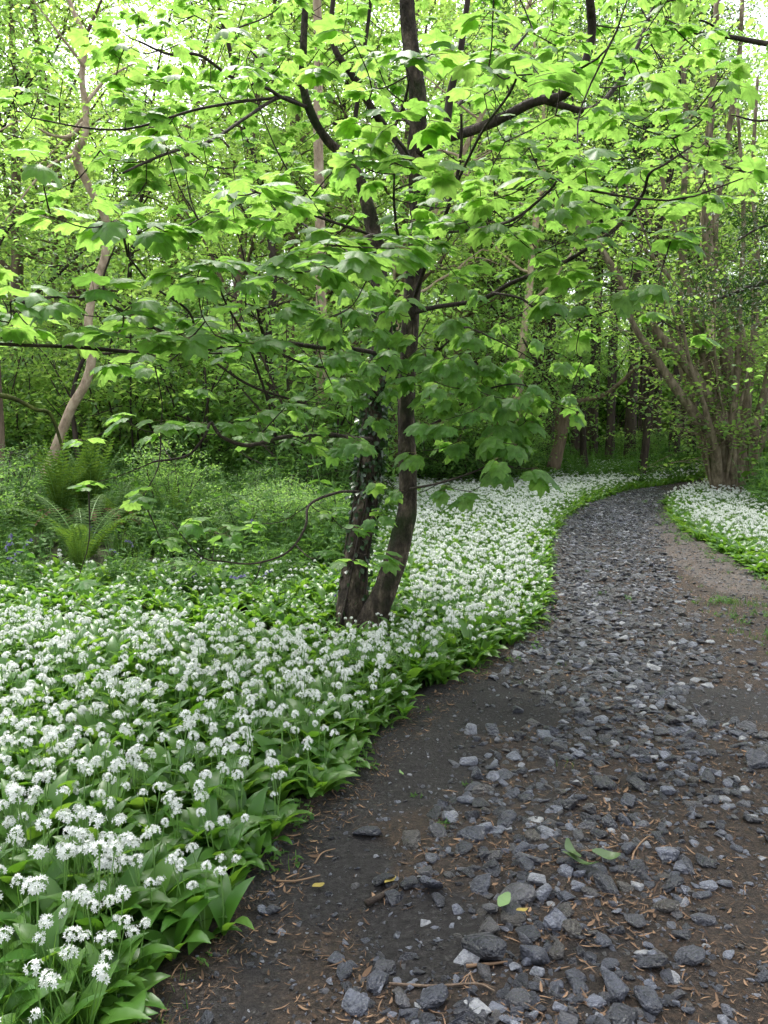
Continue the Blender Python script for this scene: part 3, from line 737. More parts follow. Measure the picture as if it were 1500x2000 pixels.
# =====================================================================
#  sycamore (the tree in front): trunks, branches, twigs, leaves
# =====================================================================
OUT = [(0, .98, 0), (8, .86, .2), (15, .84, .4), (21, .74, .7), (27, .66, 1), (33, .72, .7), (40, .84, .3), (48, .93, 0), (57, .84, .3), (66, .76, .7), (76, .62, 1),
       (87, .64, .6), (98, .70, 0), (112, .58, .4), (132, .48, .5), (155, .34, .3)]
def maple_leaf(seed, droop, fold):
    rng = random.Random(seed); V = [(0, 0, 0)]; pl = .75
    outl = [(a, r * rng.uniform(.94, 1.06), c) for a, r, c in OUT] + [(180, .10, 0)] + [(-a, r * rng.uniform(.94, 1.06), c) for a, r, c in OUT[:0:-1]]
    n = len(outl); V = []
    def pnt(a, r, c, k):
        x, y = r * math.cos(R(a)), r * math.sin(R(a))
        z = -droop * (r * r) * (.55 + .45 * max(0, math.cos(R(a)))) - fold * abs(y) * .5 - .12 * c * r + .03 * math.sin(3 * a + seed) * r
        return (x, y, z)
    V.append((0, 0, 0))
    for a, r, c in outl: V.append(pnt(a, r * .52, c, 0))
    for a, r, c in outl: V.append(pnt(a, r, c * .6, 1))
    F = []
    for i in range(n):
        j = (i + 1) % n
        F.append((0, 1 + i, 1 + j)); F.append((1 + i, 1 + n + i, 1 + n + j, 1 + j))
    mb = MB(); up = .10
    V = [(v[0] + pl, v[1], v[2] + up) for v in V]
    mb.add(V, F)
    mb.tube([(0, 0, 0), (pl * .5, 0, up * .75), (pl + .02, 0, up - .012)], [.016, .013, .011], 4, 1, False)
    return mb.mesh('leaf', [M['maple'], M['petiole']])
M['petiole'] = plainmat('leaf_petiole', (.16, .12, .05), .5, .4)
LEAVES = [maple_leaf(s, d, f) for s, d, f in ((1, .30, .25), (2, .48, .15), (3, .20, .40), (4, .62, .3), (5, .38, .05))]

SYC = empty('sycamore_tree', (gnd(712, 1236).x, gnd(712, 1236).y, 0)); SY = SYC.location.y
SYC.location.z = H(SYC.location.x, SY) ; SYO = np.array(SYC.location)
T1 = trace([(722, 1255, 5.5), (728, 1215, 5.52), (742, 1175, 5.5), (762, 1125, 5.48), (782, 1060, 5.46), (794, 1000, 5.45), (797, 920, 5.45), (793, 820, 5.45), (795, 740, 5.45), (801, 640, 5.42), (806, 560, 5.4),
            (813, 480, 5.38), (816, 400, 5.35), (813, 300, 5.3), (817, 200, 5.25), (803, 100, 5.2), (794, 0, 5.15), (790, -150, 5.1), (800, -350, 5.0), (805, -600, 4.9)], n=5)
T2 = trace([(688, 1255, 5.62), (688, 1205, 5.62), (692, 1140, 5.66), (700, 1060, 5.7), (714, 980, 5.74), (722, 900, 5.78), (731, 800, 5.8), (745, 720, 5.8), (748, 640, 5.85), (742, 560, 5.9), (732, 470, 5.9),
            (715, 390, 5.9), (685, 315, 5.85), (640, 275, 5.8), (607, 220, 5.7), (592, 160, 5.65), (593, 80, 5.6), (596, 0, 5.6), (590, -120, 5.5), (600, -300, 5.4)], n=5)
w1 = np.interp(np.linspace(0, 1, len(T1)), [0, .06, .12, .3, .5, .75, 1], [.16, .115, .088, .064, .060, .056, .035])
w2 = np.interp(np.linspace(0, 1, len(T2)), [0, .06, .12, .35, .55, .62, .8, 1], [.19, .12, .092, .076, .054, .036, .026, .016])
for T, w, sd in ((T1, w1, 1), (T2, w2, 2)):
    mb = MB(); mb.tube(loc_of(SYC, T), w, 16, rough=.16, seed=sd); mobj('trunk', mb.mesh('trunk', M['bark_maple']), SYC)
BR = [  # photo courses with distance, start and end radius
 ([(813, 300, 5.3), (850, 275, 5.1), (900, 262, 4.9), (965, 238, 4.6), (1040, 200, 4.4), (1100, 185, 4.3), (1138, 135, 4.2), (1156, 60, 4.2), (1150, -20, 4.1), (1140, -200, 4.0)], .034, .019),
 ([(830, 285, 5.2), (868, 255, 5.0), (880, 180, 5.0), (896, 120, 5.0), (908, 40, 5.0), (922, -60, 5)], .03, .016),
 ([(1060, 195, 4.4), (1150, 215, 4.6), (1205, 165, 4.8), (1245, 90, 4.9), (1285, -10, 5)], .02, .009),
 ([(760, 262, 5.5), (722, 205, 5.3), (690, 150, 5.2), (656, 100, 5.1), (647, 50, 5.1), (653, -20, 5.1)], .028, .014),
 ([(683, 318, 5.85), (694, 230, 5.8), (708, 120, 5.8), (722, 20, 5.8), (730, -90, 5.8)], .02, .010),
 ([(812, 340, 5.3), (760, 262, 5.5), (700, 260, 5.4), (650, 240, 5.3)], .028, .008),
 ([(805, 612, 5.4), (850, 600, 5.2), (940, 585, 4.9), (1000, 552, 4.7), (1080, 522, 4.4), (1140, 490, 4.2), (1215, 435, 4.0), (1255, 380, 3.9), (1268, 340, 3.8), (1300, 320, 3.8), (1352, 285, 3.8)], .017, .004),
 ([(960, 572, 4.8), (1015, 582, 4.6), (1060, 610, 4.5), (1140, 618, 4.3), (1195, 605, 4.2)], .009, .004),
 ([(803, 600, 5.4), (830, 522, 5.0), (860, 450, 4.7), (886, 370, 4.5), (900, 300, 4.4), (901, 222, 4.3)], .016, .007),
 ([(815, 458, 5.35), (880, 452, 4.6), (930, 448, 4.0), (1000, 430, 3.5), (1065, 380, 3.1), (1090, 350, 2.95)], .012, .004),
 ([(880, 432, 4.6), (940, 400, 4.4), (970, 415, 4.3), (966, 380, 4.2), (963, 310, 4.1)], .008, .004),
 ([(740, 690, 5.7), (690, 682, 5.3), (620, 678, 4.9), (560, 670, 4.6), (480, 672, 4.2), (400, 682, 3.8), (300, 690, 3.4), (150, 678, 3.1), (0, 672, 2.9), (-120, 660, 2.8)], .017, .005),
 ([(735, 728, 5.7), (690, 725, 5.3), (600, 712, 4.9), (540, 690, 4.6), (460, 690, 4.3), (380, 690, 4.0)], .012, .004),
 ([(728, 858, 5.75), (690, 856, 5.2), (640, 848, 4.9), (590, 850, 4.6), (540, 856, 4.3), (482, 870, 4.1), (432, 852, 4.0), (412, 826, 4.0), (398, 855, 3.9), (365, 890, 3.9), (300, 902, 3.8)], .016, .005),
 ([(539, 853, 4.3), (525, 790, 4.1), (502, 720, 3.9), (480, 662, 3.7), (440, 590, 3.5), (418, 530, 3.3)], .009, .004),
 ([(600, 790, 5.0), (500, 758, 4.5), (440, 722, 4.2), (390, 680, 3.9), (370, 610, 3.6), (300, 560, 3.4), (250, 500, 3.2)], .009, .004),
 ([(700, 960, 5.6), (660, 962, 5.2), (605, 985, 4.9), (596, 1030, 4.7), (562, 1078, 4.6), (500, 1100, 4.5), (440, 1097, 4.4), (390, 1085, 4.3), (335, 1020, 4.3)], .011, .003),
 ([(800, 955, 5.4), (860, 943, 5.0), (930, 920, 4.6), (965, 900, 4.4), (1010, 880, 4.3)], .009, .003),
 ([(797, 850, 5.4), (860, 820, 5.0), (930, 770, 4.6), (1000, 750, 4.4), (1050, 760, 4.3)], .010, .003),
 ([(797, 700, 5.4), (860, 680, 5.0), (905, 640, 4.6), (960, 660, 4.4), (1020, 690, 4.4)], .010, .003),
 ([(602, 210, 5.7), (550, 190, 5.3), (520, 172, 5.0), (455, 152, 4.6), (390, 108, 4.3), (330, 106, 4.1), (270, 80, 3.9)], .014, .005),
 ([(590, 205, 5.7), (548, 190, 5.3), (480, 230, 4.8), (412, 275, 4.4), (350, 292, 4.1), (300, 310, 3.9), (240, 338, 3.7)], .012, .005),
 ([(550, 190, 5.3), (460, 200, 5.0), (380, 215, 4.7), (260, 250, 4.5), (170, 250, 4.3), (60, 230, 4.1)], .010, .004),
 ([(596, 172, 5.65), (520, 130, 5.6), (470, 80, 5.6), (380, 30, 5.5)], .010, .004),
 ([(813, 330, 5.3), (790, 290, 4.6), (770, 260, 3.9), (790, 200, 3.4), (800, 150, 3.1)], .012, .004),
 ([(886, 370, 4.5), (940, 260, 3.7), (990, 190, 3.1), (1010, 150, 2.9)], .008, .004),
 ([(812, 520, 5.4), (770, 500, 4.6), (730, 460, 3.8), (680, 490, 3.2), (640, 500, 2.9), (560, 520, 2.8)], .013, .004),
 ([(806, 545, 5.4), (780, 470, 4.4), (770, 400, 3.7), (770, 340, 3.2)], .011, .004),
 ([(730, 460, 3.8), (640, 430, 3.4), (560, 400, 3.1), (490, 370, 2.9)], .008, .004),
 ([(250, 500, 3.2), (240, 460, 3.1), (225, 430, 3.0)], .006, .003),
 ([(400, 682, 3.8), (300, 640, 3.4), (200, 590, 3.1), (100, 580, 2.9), (20, 590, 2.8)], .009, .003),
 ([(205, 600, 3.1), (203, 540, 3.1), (225, 480, 3.1)], .006, .003),
 ([(813, 250, 5.3), (760, 200, 6.2), (700, 120, 7.0), (650, 20, 7.6)], .02, .006), ([(815, 260, 5.3), (900, 200, 6.4), (1000, 100, 7.2), (1080, 0, 7.6)], .02, .006),
 ([(813, 420, 5.35), (900, 380, 6.2), (1010, 320, 7.0), (1120, 300, 7.4)], .016, .005), ([(740, 560, 5.9), (650, 480, 6.6), (560, 420, 7.2), (440, 380, 7.6)], .016, .005),
]
pool = []; pool_d = []
for pts, r0, r1 in BR:
    B = trace(pts, n=6); mb = MB(); mb.tube(loc_of(SYC, B), np.linspace(r0, r1, len(B)), 8 if r0 > .012 else 6, rough=.12, seed=int(r0 * 1e4))
    mobj('branch', mb.mesh('branch', M['bark_dark']), SYC)
    pool.append(B[len(B) // 4:])
NB = [len(b) for b in pool]
HERO = [(790, 120, 2.95), (845, 105, 2.9), (955, 130, 2.75), (1040, 145, 2.7), (1000, 115, 2.9), (1075, 160, 2.9), (780, 235, 3.0), (840, 230, 3.1), (720, 240, 3.2), (700, 320, 3.1), (770, 318, 3.0), (850, 330, 3.0),
 (500, 372, 2.85), (560, 395, 3.0), (455, 380, 3.0), (540, 425, 3.1), (1050, 350, 2.95), (1110, 365, 2.9), (1150, 395, 3.2), (550, 530, 2.7), (630, 520, 2.65), (700, 500, 2.55), (770, 485, 2.75), (640, 478, 2.85), (600, 500, 2.8),
 (230, 432, 2.95), (180, 428, 3.0), (300, 440, 3.1), (340, 450, 3.2), (30, 585, 2.75), (100, 580, 2.85), (190, 565, 2.95), (15, 635, 2.85), (270, 598, 3.0), (225, 655, 2.95), (290, 660, 2.9), (360, 668, 3.0), (420, 655, 3.1), (500, 672, 3.2),
 (430, 508, 3.1), (350, 540, 3.2), (560, 590, 3.3), (480, 600, 3.3), (-40, 600, 2.8), (60, 640, 3.0), (150, 650, 3.1),
 (890, 620, 4.2), (920, 740, 4.3), (1010, 700, 4.5), (1000, 780, 4.3), (870, 820, 4.2), (960, 850, 4.2), (1040, 760, 4.5), (930, 800, 4.2), (1030, 820, 4.4), (870, 950, 4.3), (920, 960, 4.2), (985, 915, 4.2), (1045, 915, 4.1),
 (950, 700, 4.5), (900, 690, 4.5), (980, 830, 4.4), (850, 780, 4.6), (900, 860, 4.5), (760, 680, 4.6), (730, 815, 4.8), (690, 700, 4.8), (830, 825, 4.4), (815, 880, 4.5), (640, 740, 4.8), (700, 1035, 5.0), (735, 1005, 5.0), (690, 1095, 5.1),
 (742, 1085, 5.1), (780, 960, 5.0), (680, 860, 5.0), (740, 940, 5.1), (770, 750, 4.9), (720, 640, 4.8), (840, 720, 4.7), (450, 828, 3.8), (500, 806, 3.8), (240, 815, 4.0), (400, 828, 4.0), (560, 800, 4.0), (620, 800, 4.3), (650, 875, 4.6), (580, 856, 4.5),
 (640, 640, 4.4), (700, 740, 4.9), (660, 690, 4.6), (640, 1000, 4.9), (420, 1040, 4.4), (370, 1015, 4.3),
 (1290, 455, 3.6), (1330, 465, 3.6), (1220, 435, 3.7), (1170, 555, 3.8), (1225, 565, 3.8), (1100, 525, 3.8), (1050, 495, 3.8), (1000, 455, 3.8), (1180, 470, 3.9), (1250, 330, 3.9), (1140, 600, 4.2), (1080, 590, 4.4)]
HERO += [(765, 600, 4.9), (805, 655, 4.9), (735, 560, 5.1), (780, 545, 5.0), (700, 640, 5.0), (745, 650, 5.0), (830, 690, 4.8), (790, 700, 4.9), (690, 770, 5.0), (720, 720, 5.1)]
rhx = random.Random(44)
HERO += [(rhx.uniform(655, 890), rhx.uniform(565, 740), rhx.uniform(4.7, 5.25)) for _ in range(15)] + [(rhx.uniform(810, 1050), rhx.uniform(700, 900), rhx.uniform(4.2, 4.9)) for _ in range(15)]
HERO += [(h[0] + 30, h[1] + 25, h[2] + .2) for h in HERO if h[2] > 4.05 and 840 < h[0] < 1010 and h[1] < 800]
ra = np.random.default_rng(77); anc = [(at(*h), 1) for h in HERO]
LIMB = np.array([proj(p)[:2] for k in (0, 1, 3) for p in trace(BR[k][0], n=8)] + [proj(p)[:2] for p in T2[52:]])
for b in pool:                                    # leafy shoots along the branches, in flat layers
    for p in b:
        yy = p[1]; pr = proj(p)
        kk = ra.poisson(.80 if pr[1] < 480 else .4 if pr[1] < 700 else .2)
        for _ in range(kk):
            a = ra.uniform(0, 6.28); r = ra.uniform(.12, .75)
            q = np.array(p) + np.array([math.cos(a) * r, math.sin(a) * r, ra.normal(.03, .10)])
            w = proj(q)
            if np.min((SINP[:, 0] - w[0]) ** 2 + (SINP[:, 1] - w[1]) ** 2) < 26 ** 2 and ra.random() < .6: continue
            if np.min((LIMB[:, 0] - w[0]) ** 2 + (LIMB[:, 1] - w[1]) ** 2) < 30 ** 2 and q[1] < 5.9 and ra.random() < .8: continue
            tx = np.interp(w[1], [0, 300, 600, 1000], [795, 813, 803, 795])
            if abs(w[0] - tx) < 48 and q[1] < 5.4 and not 330 < w[1] < 520: continue
            if q[1] > 2.35 and np.linalg.norm(q - np.array([0, 0, 1.5])) > 2.5: anc.append((Vector(q), 0))
for _ in range(300):                              # the upper crown behind and above
    px, py = ra.uniform(200, 1330), ra.uniform(-220, 400); q = at(px, py, ra.uniform(5.6, 8.2)); anc.append((q, 0))
POOL = np.concatenate([p for p in pool] + [T1[len(T1) // 2:], T2[len(T2) // 2:]], 0)
AN = np.array([tuple(a[0]) for a in anc]); d0 = np.array([np.min(np.sum((POOL - a) ** 2, 1)) for a in AN])
mb = MB(); LP = []; LR = []; LS = []
for i in np.argsort(d0):
    a = AN[i]; dd = np.sum((POOL - a) ** 2, 1); j = int(np.argmin(dd)); p = POOL[j]; L = math.sqrt(dd[j])
    if L < .03: p = a + np.array([.02, .03, -.05]); L = .06
    if L > 1.3 and not anc[i][1]: continue
    mid = (p + a) / 2 + ra.normal(0, .05, 3) * L + np.array([0, 0, -.08 * L])
    tw = spline([p, mid, a], 3); r0 = min(.0075, .0028 + .004 * L)
    mb.tube(tw - SYO, np.linspace(r0, .0022, len(tw)), 4, cap=False)
    POOL = np.concatenate([POOL, tw[2:]], 0)
    out = a - p; az0 = math.atan2(out[1], out[0])
    n = ra.integers(4, 7); az_px, ay_px, _ = proj(a)
    for k in range(n):
        az = az0 + (k - (n - 1) / 2) * (3.9 / n) + ra.normal(0, .25)
        sc = (ra.uniform(.066, .102) if anc[i][1] else ra.uniform(.045, .092)) * (1.0 if k not in (0, n - 1) else .88)
        hang = .5 if (a[1] < 5.3 and az_px > 640 and 560 < ay_px < 990) else 0.0
        LP.append(a + ra.normal(0, .012, 3)); LR.append((ra.normal(0, .22), ra.normal(.12 + hang, .20), az)); LS.append(sc)
mobj('twigs', mb.mesh('twigs', M['bark_dark']), SYC)['kind'] = 'stuff'
LP = np.array(LP); LR = np.array(LR); LS = np.array(LS); LI = ra.integers(0, len(LEAVES), len(LP))
pr = np.array([proj(p) for p in LP]); sz = np.where((pr[:, 0] > -20) & (pr[:, 0] < 1520) & (pr[:, 1] > -10), LS / pr[:, 2], 0)
order = np.argsort(-sz); near = order[:300]; rest = order[300:]
for i in near:
    mobj('leaf', LEAVES[LI[i]], SYC, LP[i] - SYO, LR[i], float(LS[i]))
scatter('foliage', LP[rest] - SYO, LR[rest], LS[rest], LI[rest], LEAVES, SYC)
tag(SYC, 'two-stemmed sycamore with broad fresh green leaves standing among the flowers', 'tree')
print('sycamore leaves', len(LP))

# ivy on the left stem
IVY = empty('ivy', tuple(SYO)); ri = np.random.default_rng(4)
TI = T2[1:46]; wI = w2[1:46]; Vv = []; Ff = []
iv = []
for k in range(1500):
    u = min(.999, max(0, ri.normal(.62, .17) if ri.random() < .8 else ri.random())) * (len(TI) - 1); i = int(u); c = TI[i]; a = ri.uniform(0, 6.28)
    rr = wI[i] + ri.gamma(1.2, .014)
    iv.append((c[0] + math.cos(a) * rr, c[1] + math.sin(a) * rr, c[2] + ri.normal(0, .03), a))
iv = np.array(iv); V, F = cards(iv[:, :3] - SYO, .042, ri, .6, 1.4, 1.0, iv[:, 3] + ri.normal(0, .6, len(iv)))
tag(mobj('foliage', np_mesh('foliage', V, F, M['ivy'], True), IVY), kind='stuff')
for k in range(5):
    a0 = k * 1.3; pts = [TI[i] + np.array([math.cos(a0 + i * .05), math.sin(a0 + i * .05), 0]) * (wI[i] + .006) - SYO for i in range(0, len(TI) - 4, 3)]
    mb = MB(); mb.tube(pts, [.008] * len(pts), 5); mobj('stem', mb.mesh('stem', M['bark_twig']), IVY)
tag(IVY, 'dark ivy climbing the left stem of the sycamore', 'ivy')

# =====================================================================
#  boughs reaching in from a tree just outside the right edge
# =====================================================================
E2 = empty('overhanging_tree', (6.2, 9.0, H(6.2, 9.0))); EO = np.array(E2.location); rgo = np.random.default_rng(15)
pt = spline([(6.2, 9, -.1), (6.25, 9.02, 2), (6.3, 9, 4.5), (6.1, 8.9, 7), (6.2, 8.9, 10)], 5); mb = MB(); mb.tube(pt - EO + np.array([0, 0, EO[2]]), np.linspace(.2, .09, len(pt)), 12, rough=.12); mobj('trunk', mb.mesh('trunk', M['bark_dark']), E2)
cl = []; cy_ = []
for pts, r0, yw in [([(1750, 130, 8.9), (1600, 100, 8.0), (1500, 86, 7.3), (1425, 72, 7.0), (1350, 62, 6.8), (1300, 32, 6.7)], .035, 0), ([(1780, 400, 9.0), (1600, 360, 8.0), (1500, 340, 7.5), (1440, 331, 7.2), (1380, 318, 7.1)], .03, 0),
                    ([(1425, 72, 7.0), (1370, 40, 6.9), (1330, 55, 6.8)], .012, 0), ([(1760, 560, 9), (1600, 540, 8.4), (1500, 550, 8.0), (1440, 570, 7.8), (1390, 590, 7.7)], .04, 1), ([(1770, 480, 9), (1600, 440, 8.6), (1500, 440, 8.3), (1440, 470, 8.1)], .03, 1),
                    ([(1750, 60, 8.9), (1620, 200, 7.6), (1500, 235, 6.9), (1430, 225, 6.6)], .02, 0), ([(1760, 640, 9), (1620, 690, 8.6), (1540, 720, 8.4)], .02, 0)]:
    B = trace(pts, n=5); mb = MB(); mb.tube(loc_of(E2, B), np.linspace(r0, r0 * .25, len(B)), 7, rough=.1); mobj('branch', mb.mesh('branch', M['bark_dark']), E2)
    (cy_ if yw else cl).append(B[3:])
def clusterleaves(A, nc, n, s1, s2):
    A = np.concatenate(A, 0); c = A[rgo.integers(0, len(A), nc)] + rgo.normal(0, 1, (nc, 3)) * np.array([s1, s1, s1 * .5])
    return c[rgo.integers(0, nc, n)] + rgo.normal(0, 1, (n, 3)) * np.array([s2, s2, s2 * .4]) - EO
V, F = cards(clusterleaves(cl, 90, 800, .3, .12), .085, rgo, .35, 1.2); mobj('crown', np_mesh('crown', V, F, M['mid'], True), E2)
V, F = cards(clusterleaves(cy_, 160, 3600, .3, .1), .06, rgo, .4, .5); mobj('crown', np_mesh('crown', V, F, M['yew'], True), E2)
tag(E2, 'dark boughs reaching in from a tree at the right edge', 'tree')

# =====================================================================
#  wild garlic
# =====================================================================
def garlic_leaf(seed, L=.20, W=.055, a0=12, a1=95):
    rng = random.Random(seed); n = 7; pts = []; x = z = 0.0; V = []; tw = rng.uniform(-.35, .35)
    prof = [.10, .16, .62, .95, 1.0, .80, .45, .03]; ax = []
    for i in range(n + 1):
        t = i / n; a = R(a0 + (a1 - a0) * t ** 1.25); w = W * .5 * prof[i]
        ax.append((x, z, a, w)); x += math.sin(a) * L / n; z += math.cos(a) * L / n
    for i, (x, z, a, w) in enumerate(ax):
        nx, nz = -math.cos(a), math.sin(a); t = i / n; s = math.sin(tw * t); lift = w * .35
        V += [(x + nx * lift, -w, z + nz * lift - s * w), (x, 0, z), (x + nx * lift, w, z + nz * lift + s * w)]
    F = []
    for i in range(n):
        b = i * 3; F += [(b, b + 1, b + 4, b + 3), (b + 1, b + 2, b + 5, b + 4)]
    return V, F
GL_V = [garlic_leaf(s, L, W, a0, a1) for s, L, W, a0, a1 in ((1, .24, .068, 12, 100), (2, .21, .064, 25, 118), (3, .25, .060, 6, 85), (4, .19, .066, 34, 125), (5, .23, .074, 20, 110), (6, .22, .058, 10, 72))]
def umbel(seed, nf, rad):
    rng = random.Random(seed); V = []; F = []; m = []
    ga = 2.399963
    for k in range(nf):
        u = 1 - (k + .5) / nf * 1.12; ph = k * ga + rng.uniform(-.3, .3); s = math.sqrt(max(0, 1 - u * u))
        d = Vector((s * math.cos(ph), s * math.sin(ph), u)).normalized(); r = rad * rng.uniform(.72, 1.2); c = d * r
        t = d.orthogonal().normalized(); b = d.cross(t); o = t * .0007; i0 = len(V)
        V += [-o, o, c + o, c - o]; F.append((i0, i0 + 1, i0 + 2, i0 + 3)); m.append(1)
        f0 = rng.uniform(0, 1); op = rng.uniform(.05, .5); pl = rng.uniform(.0078, .0108)
        for q in range(6):
            a = f0 + q * math.pi / 3; e = t * math.cos(a) + b * math.sin(a); sd = d.cross(e)
            i0 = len(V)
            V += [c, c + e * pl * .55 + sd * pl * .24 + d * pl * op * .3, c + e * pl + d * pl * op, c + e * pl * .55 - sd * pl * .24 + d * pl * op * .3]
            F.append((i0, i0 + 1, i0 + 2, i0 + 3)); m.append(0)
    return V, F, m
UMB = [umbel(s, n, r) for s, n, r in ((1, 12, .0165), (2, 9, .0135), (3, 15, .018), (4, 6, .009))]
def lmesh(v, name, mats):
    mb = MB(); mb.add(v[0], v[1]);
    if len(v) > 2: mb.m = list(v[2])
    return mb.mesh(name, mats)
GLM = [lmesh(v, 'leaf', M['garlic']) for v in GL_V]
UMM = [lmesh(v, 'flower_head', [M['petal'], M['stalk']]) for v in UMB]
def stalk_pts(seed, h):
    rng = random.Random(seed); a = rng.uniform(0, 6.28); l = rng.uniform(.01, .05)
    return [(0, 0, 0), (math.cos(a) * l * .3, math.sin(a) * l * .3, h * .5), (math.cos(a) * l, math.sin(a) * l, h)]
STK = [stalk_pts(s, h) for s, h in ((1, .26), (2, .285), (3, .235), (4, .305))]
STM = []
for st in STK:
    mb = MB(); mb.tube(st, [.0028, .0023, .002], 4, 0, False); STM.append(mb.mesh('flower_stalk', M['stalk']))
def xf(V, rz, tilt, s, loc=(0, 0, 0)):
    mt = Matrix.Translation(loc) @ Matrix.Rotation(rz, 4, 'Z') @ Matrix.Rotation(tilt, 4, 'Y') @ Matrix.Scale(s, 4)
    return [mt @ Vector(v) for v in V]
def garlic_plant(seed, nl, nfl):
    rng = random.Random(seed); mb = MB(); ph = rng.uniform(0, 6.28)
    for k in range(nl):
        v = rng.choice(GL_V); mb.add(xf(v[0], ph + k * 6.28 / nl + rng.uniform(-.4, .4), rng.uniform(-.1, .15), rng.uniform(.8, 1.15)), v[1], 0)
    for k in range(nfl):
        i = rng.randrange(4); st = xf(STK[i], rng.uniform(0, 6.28), rng.uniform(-.12, .12) + (.15 if nfl > 1 else 0) * (k or -1), rng.uniform(.88, 1.08))
        mb.tube(st, [.0028, .0023, .002], 4, 2, False); u = rng.choice(UMB); b = mb.n
        mb.add([Vector(p) + st[-1] for p in u[0]], u[1], 0)
        mb.m[-len(u[1]):] = [1 if q == 0 else 2 for q in u[2]]
    return mb.mesh('wild_garlic_shape', [M['garlic'], M['petal'], M['stalk']])
GP = [garlic_plant(100 + i, random.Random(i).choice([4, 5, 5]), 1 if i % 3 else 2) for i in range(9)] + [garlic_plant(200 + i, 5, 0) for i in range(5)]
rgq = np.random.default_rng(31)
def garlic_zone(x, y):
    """(plants per m2 relative to full, share in flower) on the ground at x,y"""
    l, r = xl(y) + .13 * mnoise.noise(Vector((0, y * 3.1, 2))) + .06 * mnoise.noise(Vector((0, y * 9, 5))), xr(y) + .12 * mnoise.noise(Vector((4, y * 2, 2)))
    if l - .03 < x < r + .08: return 0, 0
    if math.hypot(x - SYO[0] + .02, y - SYO[1]) < .22: return 0, 0
    if x >= r:                                   # verge right of the path
        if y < 6.6 or y > 17: return 0, 0
        return 1, (.25 if x - r < .25 else .95)
    edge = l - x
    if y > 27: return 0, 0
    if y > 7.4 and x < -.5 - .04 * (y - 7.4): return 0, 0
    lim = np.interp(x, [-3.5, -2.6, -2.0, -1.3, -.7, -.1, .25], [5.2, 5.2, 5.15, 4.75, 4.55, 4.6, 6.2])
    if x < .25 and y > lim:
        if y > 6.9 and x < -.6: return .3, .15
        return (.55, .2) if x < -.2 else (.8, .4)
    fl = .86 if y < 7 else 1.05
    if edge < .14: fl = .55
    q = proj((x, y, .2))
    if y < 3 and q[1] > 1780: fl = .75 if q[0] > 120 else .4
    if y < 6.3 and x < -2.35: fl = .8
    if y > 19 and x < 2: return .6, .4
    return 1, fl
def garlic_points():
    out = []
    bands = [(1.15, 7.7, 230), (7.7, 12, 185), (12, 18, 150), (18, 27, 80)]
    for y0, y1, den in bands:
        xa, xb = -.58 * y1 - .9, .56 * y1 + 1.0
        n = int((xb - xa) * (y1 - y0) * den); X = rgq.uniform(xa, xb, n); Yv = rgq.uniform(y0, y1, n); U = rgq.random((n, 2))
        for x, y, u, v in zip(X, Yv, U[:, 0], U[:, 1]):
            if x < -.58 * y - .9 or x > .56 * y + 1.0: continue
            d, f = garlic_zone(x, y)
            clump = .5 + .6 * mnoise.noise(Vector((x * 1.7, y * 1.7, 4))) + .45 * mnoise.noise(Vector((x * 5.5, y * 5.5, 9)))
            if u < d: out.append((x, y, 1 if v < f * (.42 + 1.05 * clump) else 0))
    return out
gp = garlic_points(); G = np.array(gp)
print('garlic plants', len(G))
gz = np.array([H(x, y) for x, y, _ in gp])
gs = rgq.uniform(.82, 1.18, len(G))
gs *= np.array([.78 if (x < .2 and y > 4.7) else 1.0 for x, y, _ in gp])
edge_d = np.array([min(abs(xl(y) - x), abs(x - xr(y))) for x, y, _ in gp])
gs *= np.where(edge_d < .15, .82, 1.0)
dist0 = np.hypot(G[:, 0] - SYO[0], G[:, 1] - SYO[1] + .45); gs *= np.where(dist0 < .5, .7, 1.0)
gpr = np.array([proj((x, y, .2)) for x, y, _ in gp])
vis = (gpr[:, 0] > 10) & (gpr[:, 0] < 1490) & (gpr[:, 1] > 0) & (gpr[:, 1] < 1960)
key = np.where(vis, gs / gpr[:, 2] * np.where(G[:, 2] > 0, 1.25, 1), 0)
ordr = np.argsort(-key); near = ordr[:300]; rest = ordr[300:]
rl = random.Random(12)
lean_az = np.where(edge_d < .3, 1, 0)
def garlic_label(i):
    x, y, f = gp[i]; px, py, _ = gpr[i]; ed = xl(y) - x
    where = 'on the path edge' if ed < .22 else 'a step in from the path edge' if ed < .45 else ('at the left edge' if px < 130 else 'toward the left edge' if px < 260 else 'left of the middle of the bank' if px < 350 else 'in the middle of the bank' if px < 440 else 'right of the middle of the bank')
    zone = 'bottom corner row' if py > 1840 else 'first row' if py > 1760 else 'second row' if py > 1680 else 'third row' if py > 1600 else 'fourth row' if py > 1530 else 'fifth row' if py > 1480 else 'sixth row' if py > 1440 else 'seventh row'
    big = 'tall' if gs[i] > 1.05 else 'short' if gs[i] < .92 else 'middling'
    return ('%s white flowering wild garlic %s, %s' if f else '%s leafy flowerless wild garlic %s, %s') % (big, where, zone)
